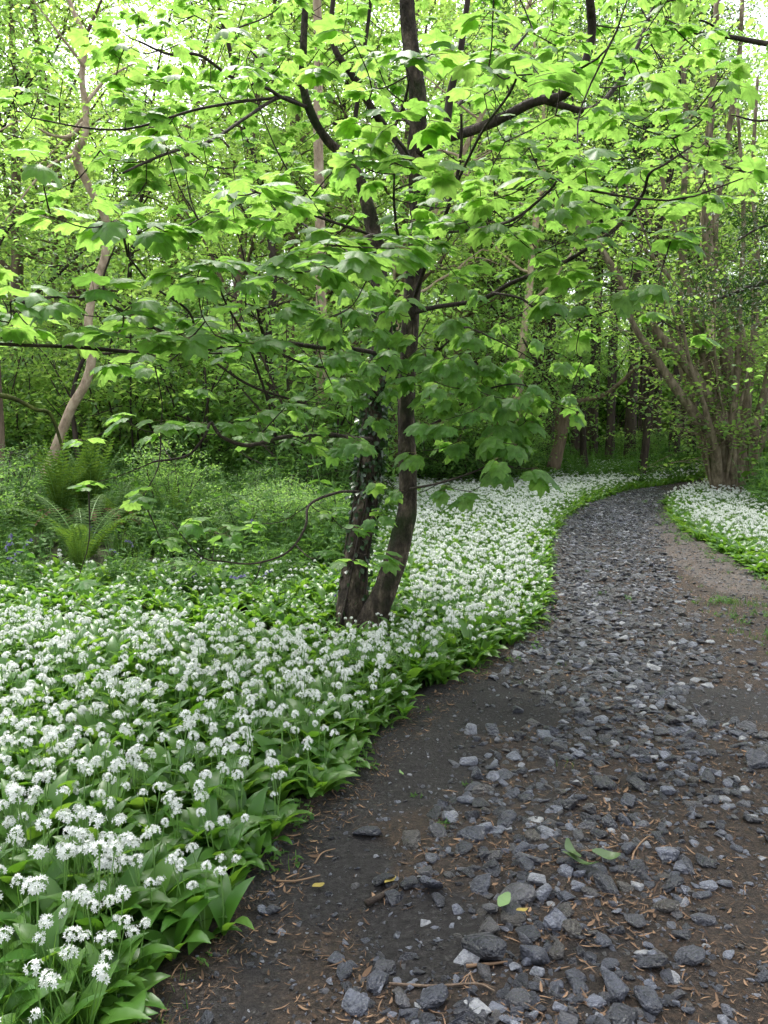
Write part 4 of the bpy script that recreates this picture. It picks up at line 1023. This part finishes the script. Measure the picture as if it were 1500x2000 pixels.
for i in near:
    x, y, f = gp[i]; s = float(gs[i])
    e = empty('wild_garlic', (x, y, gz[i]), rl.uniform(0, 6.28)); e.scale = (s, s, s)
    nl = rl.choice([4, 5, 5]); ph = rl.uniform(0, 6.28)
    for k in range(nl):
        mobj('leaf', rl.choice(GLM), e, (0, 0, 0), (0, rl.uniform(-.1, .18), ph + k * 6.28 / nl + rl.uniform(-.4, .4)), rl.uniform(.8, 1.15))
    if f:
        for q in range(1 if rl.random() < .7 else 2):
            k = rl.randrange(4); st = mobj('flower_stalk', STM[k], e, (0, 0, 0), (rl.uniform(-.12, .12), rl.uniform(-.12, .12), rl.uniform(0, 6.28)), rl.uniform(.88, 1.08))
            mobj('flower_head', rl.choice(UMM[:3]), st, STK[k][-1], (rl.uniform(-.3, .3), rl.uniform(-.3, .3), rl.uniform(0, 6.28)))
    tag(e, garlic_label(i), 'wild garlic', 'wild garlic plants ' + ('in flower' if f else 'without flowers'))
idx = np.where(G[rest, 2] > 0, rgq.integers(0, 9, len(rest)), 9 + rgq.integers(0, 5, len(rest)))
rot = np.stack([rgq.normal(0, .08, len(rest)), rgq.normal(0, .08, len(rest)), rgq.uniform(0, 6.28, len(rest))], 1)
o = scatter('wild_garlic_carpet', np.stack([G[rest, 0], G[rest, 1], gz[rest]], 1), rot, gs[rest], idx, GP)
tag(o, 'white flowering carpet of wild garlic on both sides of the path', 'wild garlic')

# =====================================================================
#  undergrowth, grass, ferns, bluebells
# =====================================================================
def herb(seed, h, npair, ls):
    rng = np.random.default_rng(seed); mb = MB(); V_ = []; F_ = []
    mbs = MB()
    for s_ in range(4):
        a = rng.uniform(0, 6.28); S = wander((rng.normal(0, .03), rng.normal(0, .03), 0), (math.cos(a) * .3, math.sin(a) * .3, 1), h * rng.uniform(.6, 1.1), 5, rng, .1)
        mb.tube(S, np.linspace(.003, .0015, len(S)), 3, 1, False); Ss = spline(S, 4)
        P = []; A = []
        for k in range(npair):
            j = int((k + 1.5) / (npair + 1.5) * (len(Ss) - 1)); b = k * 1.57 + a
            for q in (0, math.pi): P.append(Ss[j]); A.append(b + q)
        V, F = cards(np.array(P), ls, rng, .22, 1.15, .15, np.array(A)); mb.add(V, F, 0)
    return mb.mesh('herb_shape', [M['herb'], M['stalk']])
def grass_tuft(seed, h, n, mat):
    rng = random.Random(seed); V = []; F = []
    for k in range(n):
        a = rng.uniform(0, 6.28); l = h * rng.uniform(.5, 1.1); b = rng.uniform(.15, .9); w = .0022; ox, oy = rng.gauss(0, .03), rng.gauss(0, .03)
        ca, sa = math.cos(a), math.sin(a); i0 = len(V)
        for t in (0, .4, .75, 1):
            r = b * l * t * t * .7; z = l * t * (1 - .25 * b * t); ww = w * (1 - t * .95)
            V += [(ox + ca * r - sa * ww, oy + sa * r + ca * ww, z), (ox + ca * r + sa * ww, oy + sa * r - ca * ww, z)]
        for q in range(3): F.append((i0 + 2 * q, i0 + 2 * q + 1, i0 + 2 * q + 3, i0 + 2 * q + 2))
    mb = MB(); mb.add(V, F); return mb.mesh('grass_shape', mat)
HERBS = [herb(i, h, n, l) for i, h, n, l in ((1, .32, 5, .055), (2, .42, 6, .05), (3, .25, 4, .06), (4, .5, 7, .045))] + [grass_tuft(5, .38, 26, M['herb']), grass_tuft(6, .5, 20, M['herb'])]
FCLEAR = [(-3.0, 7.5, .75), (-3.95, 8.8, .6), (-3.6, 8.6, .6), (-3.25, 8.7, .6), (-2.9, 6.9, .45), (-2.45, 7.8, .45), (-1.75, 7.1, .4), (-1.8, 7.8, .4)]
pts = []
for _ in range(26000):
    y = rgq.uniform(5.9, 20); x = rgq.uniform(-.58 * y - .9, .3)
    if y > 7.4: ok = x < -.35 - .04 * (y - 7.4)
    else: ok = x < -.75 and rgq.random() < .45 * sstep(5.9, 6.8, y)
    if ok and any((x - fx) ** 2 + (y - fy) ** 2 < fr * fr for fx, fy, fr in FCLEAR): ok = rgq.random() < .12
    if ok and rgq.random() < .8 * (.35 + 1.1 * sstep(-.35, .3, mnoise.noise(Vector((x * .9, y * .9, 15))))): pts.append((x, y, H(x, y)))
for _ in range(5000):                                     # far shade and verge behind the hazel
    y = rgq.uniform(18, 34); x = rgq.uniform(-3, .56 * y + 1)
    if not (xl(min(y, 25)) - .2 < x < xr(min(y, 25)) + .2 and y < 25): pts.append((x, y, H(x, y)))
for _ in range(2600):
    y = rgq.uniform(8.5, 18); x = rgq.uniform(xr(y) + 1.6, .56 * y + 2)
    if x > xr(y) + 1.2: pts.append((x, y, H(x, y)))
P = np.array(pts); n = len(P)
pk = rgq.choice(6, n, p=[.27, .24, .2, .14, .1, .05])
o = scatter('undergrowth', P, np.stack([rgq.normal(0, .1, n), rgq.normal(0, .1, n), rgq.uniform(0, 6.28, n)], 1), (.45 + rgq.gamma(2.2, .27, n)) * np.interp(P[:, 1], [6, 8, 11, 14], [.6, .75, 1.0, 1.3]), pk, HERBS)
tag(o, 'low green herbs and grass covering the wood floor', 'undergrowth')
# grass: bottom-left corner, ragged verge on the right, blades along the path edge
GR_ = [grass_tuft(15, .20, 26, M['herb']), grass_tuft(16, .28, 22, M['herb']), grass_tuft(17, .07, 14, M['herb']), herb(18, .10, 2, .03)]
gpts = []; gi = []; gsc = []
for _ in range(700):
    y = rgq.uniform(1.2, 2.6); x = rgq.uniform(-.58 * y - .5, -.26 * y - .25)
    if proj((x, y, .1))[1] > 1690: gpts.append((x, y, H(x, y))); gi.append(rgq.choice([0, 1, 3])); gsc.append(rgq.uniform(.7, 1.2))
for _ in range(110):
    y = rgq.uniform(4.2, 6.3); x = rgq.normal(2.85 + .12 * (y - 5), .22)
    if x < xr(y) + .5 and x > 2.2: gpts.append((x, y, PZ(x, y) - .005 if x < xr(y) else H(x, y))); gi.append(rgq.choice([2, 3, 2])); gsc.append(rgq.uniform(.5, 1.1))
for _ in range(420):
    y = rgq.uniform(1.3, 17); x = (xl(y) + rgq.normal(0, .05)) if rgq.random() < .6 else xr(y) - rgq.exponential(.1)
    gpts.append((x, y, PZ(x, y) - .03)); gi.append(rgq.choice([2, 3, 3])); gsc.append(rgq.uniform(.5, 1.2))
for _ in range(40):
    y = rgq.uniform(2, 8); x = rgq.uniform(xl(y) + .3, xr(y))
    gpts.append((x, y, PZ(x, y) - .005)); gi.append(rgq.choice([2, 3])); gsc.append(rgq.uniform(.3, .7))
P = np.array(gpts); n = len(P)
o = scatter('grass', P, np.stack([rgq.normal(0, .1, n), rgq.normal(0, .1, n), rgq.uniform(0, 6.28, n)], 1), gsc, gi, GR_)
tag(o, 'short grass and seedlings fringing the stony path', 'grass')

def frond(seed, L, a0, a1, npin, wmax, mat):
    rng = random.Random(seed); n = 16; ax = []; x = z = 0.0
    for i in range(n + 1):
        t = i / n; a = R(a0 + (a1 - a0) * t ** 1.4); ax.append((x, 0, z)); x += math.sin(a) * L / n; z += math.cos(a) * L / n
    mb = MB(); mb.tube(ax, np.linspace(.004, .001, n + 1), 4, 1, False); A = np.array(ax)
    for k in range(npin):
        t = .10 + .89 * k / npin; u = t * n; i = min(int(u), n - 1); p = A[i] + (A[i + 1] - A[i]) * (u - i)
        tg = A[i + 1] - A[i]; tg = tg / np.linalg.norm(tg); nr = np.array([-tg[2], 0, tg[0]])
        l = wmax * (math.sin(math.pi * min(1, (t * .93 + .07)) ** .8) ** .75) * rng.uniform(.92, 1.05); w = L * .89 / npin * .40
        for sg in (-1, 1):
            d = np.array([0, sg, 0]) * .94 + tg * .34; q = [p - tg * w * .5, p + tg * w * .5]
            m1 = p + d * l * .5 - nr * .02 * l + nr * .0; e1 = p + d * l - nr * .22 * l
            mb.add([q[0], m1 - tg * w * .75, e1, m1 + tg * w * .75, q[1]], [(0, 1, 2, 3, 4)] if sg < 0 else [(4, 3, 2, 1, 0)], 0)
    return mb.mesh('frond', [mat, M['stalk'] if mat is not M['deadfrond'] else M['deadfrond']], False)
FR_ARCH = [frond(i, L, 18, a1, 26, w, M['fern']) for i, L, a1, w in ((1, .75, 95, .095), (2, .68, 80, .085), (3, .8, 112, .10))]
FR_UP = [frond(i, L, 2, a1, 24, w, M['fern']) for i, L, a1, w in ((4, .72, 32, .085), (5, .8, 24, .078), (6, .62, 45, .09))]
FR_DEAD = [frond(i, L, 45, 150, 16, .05, M['deadfrond']) for i, L in ((7, .6), (8, .5))]
def fern(px, py, Y, s, n, kind, label, dead=0, group=None):
    x = (px - 750) / FPX * Y / ray(px, py).y; e = empty('fern', (x, Y, H(x, Y)), rl.uniform(0, 6.28))
    for k in range(n):
        mobj('frond', rl.choice(FR_UP if kind == 'up' else FR_ARCH), e, (0, 0, 0), (0, rl.uniform(-.05, .2), k * 6.283 / n + rl.uniform(-.25, .25)), s * rl.uniform(.8, 1.15))
    for k in range(dead):
        d = mobj('frond', rl.choice(FR_DEAD), e, (0, 0, 0.02), (0, 0, k * 6.283 / dead + rl.uniform(-.4, .4)), s * rl.uniform(.8, 1.1)); d['label'] = 'withered brown frond'
    return tag(e, label, 'fern', group)
fern(168, 1150, 7.7, 1.45, 11, 'arch', 'open arching fern with ladder-like fronds in front of the fern tussock')
fern(120, 1040, 9.0, 1.45, 18, 'up', 'upright bright green fern tussock below the pale sinuous trunk')
fern(178, 1040, 9.3, 1.6, 20, 'up', 'tall upright fern tussock with brown withered fronds at its foot', 12)
fern(235, 1035, 9.2, 1.05, 9, 'arch', 'drooping fern beside the brown heap of dead fronds', 16)
fern(155, 1170, 7.2, .6, 12, 'up', 'small upright fern clump just behind the white flowers')
for px, Y in [(60, 10.6), (300, 10.8), (345, 9.2), (-60, 9.2), (410, 8.6)]:
    fern(px, 1050, Y, rl.uniform(.8, 1.1), rl.choice([6, 7, 8]), rl.choice(['arch', 'arch', 'up']), 'green fern spreading in the undergrowth between the fern tussock and the sycamore' if px > 240 else 'green fern in the undergrowth at the left edge behind the flowers', 0, 'ferns in the undergrowth right of the tussock' if px > 240 else 'ferns in the undergrowth left of the tussock')

def bell_mesh():
    mb = MB(); S = [(0, 0, 0), (.002, 0, .12), (.01, 0, .20), (.03, 0, .25), (.06, 0, .262)]; mb.tube(S, [.0025, .0022, .002, .0016, .001], 4); st = mb.mesh('stalk', M['stalk'])
    b = MB(); prof = [(.002, 0), (.006, -.004), (.0065, -.013), (.011, -.019)]; V = []; F = []
    for r, z in prof:
        for k in range(6): V.append((r * math.cos(k * 1.047), r * math.sin(k * 1.047), z))
    for i in range(3):
        for k in range(6): F.append((i * 6 + k, i * 6 + (k + 1) % 6, (i + 1) * 6 + (k + 1) % 6, (i + 1) * 6 + k))
    b.add(V, F); return st, b.mesh('bell', M['bluebell'])
BS, BB = bell_mesh()
for k, (px, py, Y) in enumerate([(8, 1065, 7.2), (25, 1080, 7.0), (45, 1060, 7.4), (15, 1050, 7.6), (185, 1030, 8.2), (262, 1060, 7.8), (232, 1080, 7.4), (470, 1165, 6.1), (462, 1160, 6.2), (505, 1020, 7.9), (512, 1125, 6.4), (380, 1150, 6.3), (655, 1160, 5.75), (30, 1095, 6.8)]):
    p = at(px, py, Y); z0 = H(p.x, Y); s = max(.9, min(1.9, (p.z - z0) / .25 + .1)); e = empty('bluebell', (p.x, Y, z0), rl.uniform(0, 6.28)); e.scale = (1.25, 1.25, s)
    mobj('stalk', BS, e)
    for q, (bx, bz) in enumerate(((.012, .205), (.022, .23), (.034, .248), (.048, .252), (.06, .258))): mobj('bell', BB, e, (bx, .008 * (-1) ** q, bz), (.3 * (-1) ** q, .2, q), 1.15)
    lab = {12: 'violet bluebell against the dark foot of the sycamore', 7: 'bluebell among sparse white flowers left of the sycamore', 8: 'bluebell among sparse white flowers left of the sycamore'}.get(k, 'violet bluebell at the left edge above the flower bank' if px < 100 else 'violet bluebell in the undergrowth near the ferns')
    tag(e, lab, 'bluebell', 'bluebells ' + ('at the left edge' if px < 100 else 'among sparse flowers' if k in (7, 8) else 'in the undergrowth'))
# small yellow flower in the corner
p = at(150, 1823, 2.15); e = empty('yellow_flower', (p.x, p.y, H(p.x, p.y))); hh = p.z - e.location.z
mb = MB(); mb.tube([(0, 0, 0), (.005, 0, hh * .5), (0, 0, hh)], [.0018, .0015, .001], 4); mobj('stalk', mb.mesh('stalk', M['stalk']), e)
for k in range(5):
    a = k * 1.257; mb = MB(); c, s_ = math.cos(a), math.sin(a)
    mb.add([(0, 0, 0), (c * .007 - s_ * .004, s_ * .007 + c * .004, .003), (c * .012, s_ * .012, .002), (c * .007 + s_ * .004, s_ * .007 - c * .004, .003)], [(0, 1, 2, 3)]); mobj('petal', mb.mesh('petal', M['yellow']), e, (0, 0, hh))
tag(e, 'small yellow flower among the leaves in the bottom left corner', 'flower')

# =====================================================================
#  stones on the path
# =====================================================================
def stone_mesh(seed, flat, elong, bev=.05, npt=13):
    rng = random.Random(seed); bm = bmesh.new()
    for k in range(npt):
        v = Vector((rng.gauss(0, 1), rng.gauss(0, 1), rng.gauss(0, 1))).normalized() * rng.uniform(.78, 1.05)
        v = Vector((max(-.8, min(.8, v.x)), max(-.75, min(.75, v.y)), max(-.7, min(.7, v.z))))
        bm.verts.new((v.x * elong * .62, v.y * .6, v.z * flat * .65))
    r = bmesh.ops.convex_hull(bm, input=bm.verts)
    dead = [g for g in r['geom_interior'] + r['geom_unused'] if isinstance(g, bmesh.types.BMVert)]
    if dead: bmesh.ops.delete(bm, geom=list(set(dead)), context='VERTS')
    bmesh.ops.dissolve_limit(bm, angle_limit=.22, verts=bm.verts, edges=bm.edges)
    if bev:
        bmesh.ops.bevel(bm, geom=bm.edges[:], offset=bev, segments=1, affect='EDGES', profile=.6)
    me = bpy.data.meshes.new('stone'); bm.to_mesh(me); bm.free(); me.materials.append(M['stone']); return me
STN = [stone_mesh(i, f, e_) for i, f, e_ in [(1, .75, 1.1), (2, .55, 1.3), (3, .9, 1.0), (4, .5, 1.2), (5, .65, 1.5), (6, .8, 1.2), (7, .45, 1.4), (8, .6, 1.0), (9, 1.0, 1.3), (10, .7, 1.25), (11, .4, 1.1), (12, .85, 1.45)]]
STC = [stone_mesh(40 + i, .5, 1.2, 0, 8) for i in range(5)]
HS = [(715, 1645, 44, 'pale grey-white stone standing alone on dark soil by the flower edge'), (750, 1737, 46, 'upright grey stone at the left end of the curved row of stones'), (800, 1748, 40, ''), (843, 1752, 56, 'dark blocky stone in the middle of the curved row'),
      (858, 1784, 30, 'small white flat stone by the bare patch'), (940, 1758, 52, 'brown grey stone with a flat top at the right end of the curved row'), (1008, 1778, 62, 'large dark faceted stone above the pale green torn leaf'), (1108, 1784, 32, 'pale rounded stone right of the large dark stone'),
      (1060, 1778, 36, 'dark upright stone beside the pale rounded stone'), (948, 1885, 74, 'long pale-sided stone leaning on the small heap'), (955, 1846, 46, 'grey stone behind the long leaning stone'), (912, 1902, 52, 'dark stone at the left foot of the long leaning stone'),
      (1030, 1862, 42, 'pale grey stone on top of the small heap beside the yellow leaf'), (1042, 1900, 58, 'broad pale block at the front of the small heap'), (1088, 1895, 34, 'small pale stone right of the broad pale block'), (1082, 1836, 52, 'dark flat-topped stone at the back of the heap'),
      (1116, 1850, 48, 'dark stone at the right end of the heap'), (1100, 1815, 44, 'wide grey stone behind the heap'), (672, 1918, 38, 'lone blue-grey stone on bare soil left of the heap'), (735, 1942, 40, 'low grey stone half sunk in bare soil'), (695, 1982, 54, 'dark angular stone at the bottom edge below the bare soil'),
      (846, 1982, 50, 'pale upright stone at the bottom edge'), (1012, 1996, 50, 'grey stone cut by the bottom edge below the heap'), (1266, 1992, 50, 'pale stone cut by the bottom edge toward the right'), (1196, 1960, 56, 'dark brown stone near the bottom edge right of the heap'),
      (922, 1612, 36, 'blue-grey stone above the curved row of stones'), (931, 1522, 34, 'pale tilted stone at the left border of the stony strip'), (916, 1500, 30, 'small grey stone next to the pale tilted stone'), (1316, 1420, 44, 'large grey stone right of the path middle'),
      (1389, 1430, 32, 'dark blue stone near the right side of the path'), (1105, 1238, 26, 'dark stone at the bend where the flower bank juts out'), (962, 1334, 18, 'small dark stone lying alone on the left bare track'), (1468, 1303, 26, 'dark stone on the weedy right verge'),
      (1010, 1395, 28, 'upright stone at the left border of the stones near the bare track'), (1190, 1635, 44, 'wide grey stone in the middle of the path'), (1475, 1500, 60, 'flat pale grey slab at the right edge'), (1176, 1550, 60, 'long flat grey-green slab in the path middle'), (1245, 1555, 50, 'flat grey-green slab beside the long slab'),
      (1238, 1832, 40, 'low grey stone right of the leaf litter'), (1345, 1905, 60, 'wide flat stone half sunk at the lower right'), (1370, 1830, 40, 'flat grey stone at the right'), (1300, 1700, 50, 'long low stone right of the wilted leaves')]
rst = np.random.default_rng(17); st = []
for px, py, w, lab in HS:
    g = gnd(px, py + w * .25); size = w / FPX * math.hypot(g.y, 1.5) * 1.02; st.append((g.x, g.y, size, lab))
n_try = 60000; k = 0
while len(st) < 12500 and k < n_try:
    k += 1; y = 1.35 + 18 * rst.random() ** 1.6; x = rst.uniform(xl(y) + .02, xr(y) - .02)
    b = band(x, y); pr_ = (.95 if b < .75 else .95 - .75 * sstep(.75, 1.35, b))
    if x < np.interp(y, SBY, SBX) and b > 1: pr_ *= .22
    if b > 1 and x > np.interp(y, SBY, SBX) and y < 7: pr_ = max(pr_, .5)
    pr_ *= (1 - .95 * barespot(x, y))
    clump = mnoise.noise(Vector((x * 2.6, y * 2.6, 7))); pr_ *= .5 + .8 * sstep(-.3, .35, clump)
    if rst.random() > pr_: continue
    s = min(.092, .019 + rst.gamma(1.9, .0145)) * (1.0 if b < 1.1 else .7) * np.interp(y, [3, 7], [1, .8])
    if s > .05 and any(math.hypot(x - q[0], y - q[1]) < (s + q[2]) * .42 for q in st[:420]): continue
    st.append((x, y, s, None))
k = 0
while k < 2600:
    k += 1; y = 3.2 + 13 * rst.random() ** 1.35; c_, w_ = np.interp(y, SBY, SBX), np.interp(y, SBY, SBW)
    x = c_ + w_ * np.clip(rst.normal(0, .5), -1.05, 1.05)
    if rst.random() < barespot(x, y): continue
    st.append((x, y, .026 + min(.06, rst.gamma(2, .012)), None))
S = np.array([(a, b, c) for a, b, c, _ in st]); sp = np.array([proj((a, b, 0)) for a, b, c, _ in st])
vis = (sp[:, 0] > 5) & (sp[:, 0] < 1495) & (sp[:, 1] < 2010)
key = np.where(vis, S[:, 2] / sp[:, 2], 0); key[:len(HS)] += 10
order = np.argsort(-key)[:300]; chosen = set(int(i) for i in order)
pale_i = {0, 4, 7, 9, 12, 13, 14, 21, 23, 26, 35}
for i in order:
    x, y, s, lab = st[i]; me = STN[int(rst.integers(0, len(STN)))]
    if i in (9,): me = STN[8]
    if i in (36, 37, 35, 39): me = STN[10]
    zs = 1.0 if i < len(HS) else rst.uniform(.7, 1.0)
    o = mobj('stone', me, None, (x, y, PZ(x, y) + s * (.13 if i < len(HS) else .07) * zs), (rst.normal(0, .28), rst.normal(0, .28), rst.uniform(0, 6.28)), (s * .85, s * .85, s * .85 * zs))
    if not lab:
        px, py, _ = sp[i]
        bb = band(x, y) * (1 if x > np.interp(y, SBY, SBX) else -1)
        wx = 'beyond the left border' if bb < -.95 else 'on the left side' if bb < -.5 else 'left of the middle' if bb < -.15 else 'in the middle' if bb < .15 else 'right of the middle' if bb < .5 else 'on the right side' if bb < .95 else 'beyond the right border'
        wz = ['nearest', 'second', 'third', 'fourth', 'fifth', 'sixth', 'farthest'][int(max(0, min(6, (1990 - py) // 75)))]
        sz_ = 'very broad' if s > .095 else 'broad' if s > .08 else 'medium' if s > .066 else 'smallish' if s > .055 else 'small'
        lab = '%s slate stone %s of the stony strip, %s stretch' % (sz_, wx, wz)
        tag(o, lab, 'stone', 'slate stones strewn along the path')
    else: tag(o, lab, 'stone')
r_ = np.array([i for i in range(len(st)) if i not in chosen]); n = len(r_)
Z = np.array([PZ(*S[i, :2]) for i in r_]) + S[r_, 2] * np.interp(S[r_, 1], [3, 6], [.03, .10])
sc = np.stack([S[r_, 2] * .85] * 3, 1); sc[:, 2] *= rst.uniform(.6, 1.0, n)
o = scatter('gravel', np.stack([S[r_, 0], S[r_, 1], Z], 1), np.stack([rst.normal(0, .25, n), rst.normal(0, .25, n), rst.uniform(0, 6.28, n)], 1), sc, rst.integers(0, len(STN), n), STN)
tag(o, 'loose dark slate stones covering the path', 'gravel')
ch = []
while len(ch) < 30000:
    y = 1.3 + 16 * rst.random() ** 1.9; x = rst.uniform(xl(y), xr(y)); b = band(x, y)
    if rst.random() < (.9 if b < 1.1 else .6) * (1 - .3 * barespot(x, y)): ch.append((x, y, PZ(x, y) + .001))
n = len(ch)
o = scatter('slate_chips', np.array(ch), np.stack([rst.normal(0, .3, n), rst.normal(0, .3, n), rst.uniform(0, 6.28, n)], 1), rst.gamma(2.2, .0042, n) + .003, rst.integers(0, 5, n), STC)
tag(o, 'fine slate chips between the stones', 'gravel', kind='stuff')

# =====================================================================
#  leaf litter, twigs, fallen leaves
# =====================================================================
def sliver(seed, l, w, curl):
    rng = random.Random(seed); V = []; n = 4
    for i in range(n + 1):
        t = i / n - .5; ww = w * (1 - (2 * t) ** 2 * .8); z = curl * (t * t) * l * 2; y = .05 * l * math.sin(t * 4 + seed)
        V += [(t * l, y - ww, z + .2 * ww), (t * l, y + ww, z)]
    mb = MB(); mb.add(V, [(2 * i, 2 * i + 1, 2 * i + 3, 2 * i + 2) for i in range(n)]); return mb.mesh('litter_shape', M['litter'])
LIT = [sliver(1, 1, .045, .05), sliver(2, 1, .03, .1), sliver(3, .7, .075, .2), sliver(4, .6, .10, .25), sliver(5, 1, .035, 0)]
lt = []
while len(lt) < 38000:
    y = 1.3 + 9 * rst.random() ** 1.8; x = rst.uniform(xl(y) - .02, xr(y)); b = band(x, y)
    pr_ = (.35 + .65 * sstep(-.15, .3, mnoise.noise(Vector((x * 3, y * 3, 21))))) * (1 - .93 * barespot(x, y))
    if .18 < x - xl(y) < .5: pr_ *= .4
    elif x - xl(y) <= .18: pr_ = .9
    if rst.random() < pr_: lt.append((x, y, PZ(x, y) + rst.uniform(.001, .008)))
n = len(lt)
o = scatter('leaf_litter', np.array(lt), np.stack([rst.normal(0, .2, n), rst.normal(0, .2, n), rst.uniform(0, 6.28, n)], 1), rst.gamma(3, .0066, n) + .006, rst.integers(0, 5, n), LIT)
tag(o, 'brown leaf scraps and needles strewn between the stones', 'leaf litter')
def twig(pts, r, label, col='bark_mid'):
    W = []
    for px, py in pts:
        g = gnd(px, py); W.append((g.x, g.y, PZ(g.x, g.y) + r + .004))
    S = spline(W, 4); mb = MB(); mb.tube(S, np.linspace(r, r * .55, len(S)), 6, rough=.15)
    tag(mobj('twig', mb.mesh('twig', M[col])), label, 'twig')
M['twig_tan'] = plainmat('dry_twig', (.20, .13, .08), .8, .2)
twig([(715, 1792), (745, 1778), (775, 1762)], .011, 'thick dark broken twig left of the curved row of stones', 'bark_dark')
twig([(910, 1932), (950, 1931), (990, 1928)], .005, 'pale straight twig below the small stone heap', 'twig_tan')
twig([(760, 1958), (850, 1965), (930, 1972), (965, 1985)], .004, 'long thin twig along the bottom edge', 'bark_mid')
twig([(1135, 1705), (1170, 1700), (1205, 1693)], .004, 'thin reddish twig beside the wilted leaves', 'twig_tan')
twig([(1232, 1735), (1238, 1705), (1262, 1682), (1275, 1682)], .004, 'curved thin stem right of the wilted leaves', 'twig_tan')
twig([(540, 1750), (580, 1748), (625, 1738)], .0035, 'dry tan stem on bare soil by the flower edge', 'twig_tan')
twig([(615, 1715), (630, 1695), (655, 1688)], .003, 'small bent stem on bare soil near the pale lone stone', 'twig_tan')
M['fallen_green'] = leafmat('fallen_leaf', (.16, .27, .10), (.2, .31, .12), (.15, .24, .07), (.15, .24, .07), .2, .5, .4)
M['fallen_yellow'] = leafmat('yellowed_leaf', (.28, .22, .05), (.34, .27, .07), (.25, .2, .05), (.25, .2, .05), .2, .6, .3)
M['wilted'] = leafmat('wilted_leaf', (.06, .11, .04), (.10, .16, .06), (.08, .14, .03), (.1, .16, .04), .25, .4, .5)
def flatleaf(px, py, L, W, rz, mat, label, z=.012, tilt=0.0, name='fallen_leaf', curl=.25):
    g = gnd(px, py); V = []; F = []; n = 7
    for i in range(n + 1):
        t = i / n; w = W * .5 * math.sin(math.pi * (t * .92 + .04)) ** .7; x = (t - .5) * L
        zz = curl * L * (t - .5) ** 2 + .04 * L * math.sin(t * 7)
        V += [(x, -w, zz + w * .3), (x, 0, zz), (x, w, zz + w * .25)]
    for i in range(n):
        b = i * 3; F += [(b, b + 1, b + 4, b + 3), (b + 1, b + 2, b + 5, b + 4)]
    mb = MB(); mb.add(V, F); o = mobj(name, mb.mesh(name, M[mat]), None, (g.x, g.y, PZ(g.x, g.y) + z), (tilt, 0, rz)); return tag(o, label, 'leaf')
flatleaf(982, 1822, .075, .035, 1.0, 'fallen_green', 'pale green torn leaf lying on stones above the heap', .035, .35)
flatleaf(1018, 1846, .035, .018, .2, 'fallen_yellow', 'small yellow leaf on the stone heap', .04)
flatleaf(720, 1522, .05, .018, .1, 'fallen_yellow', 'yellow leaf on the bare track near the flower edge')
flatleaf(784, 1535, .045, .012, 1.9, 'fallen_green', 'small green leaf on the bare track')
flatleaf(1115, 1720, .11, .04, 1.7, 'wilted', 'wilted green leaf crumpled at the left of the pair', .03, .3, curl=.6)
flatleaf(1130, 1738, .12, .045, -.6, 'wilted', 'wilted green leaf in front of the crumpled one', .03, -.3, curl=.5)
flatleaf(1182, 1722, .09, .042, -.3, 'wilted', 'wilted green leaf right of the crumpled pair', .025, .2, curl=.5)
flatleaf(762, 1756, .05, .02, .8, 'fallen_yellow', 'yellow green leaf scrap against the upright grey stone', .02)
flatleaf(622, 1760, .04, .025, .4, 'fallen_yellow', 'yellowish leaf scrap on bare soil by the flower edge', .012)
print('objects', len(bpy.data.objects))
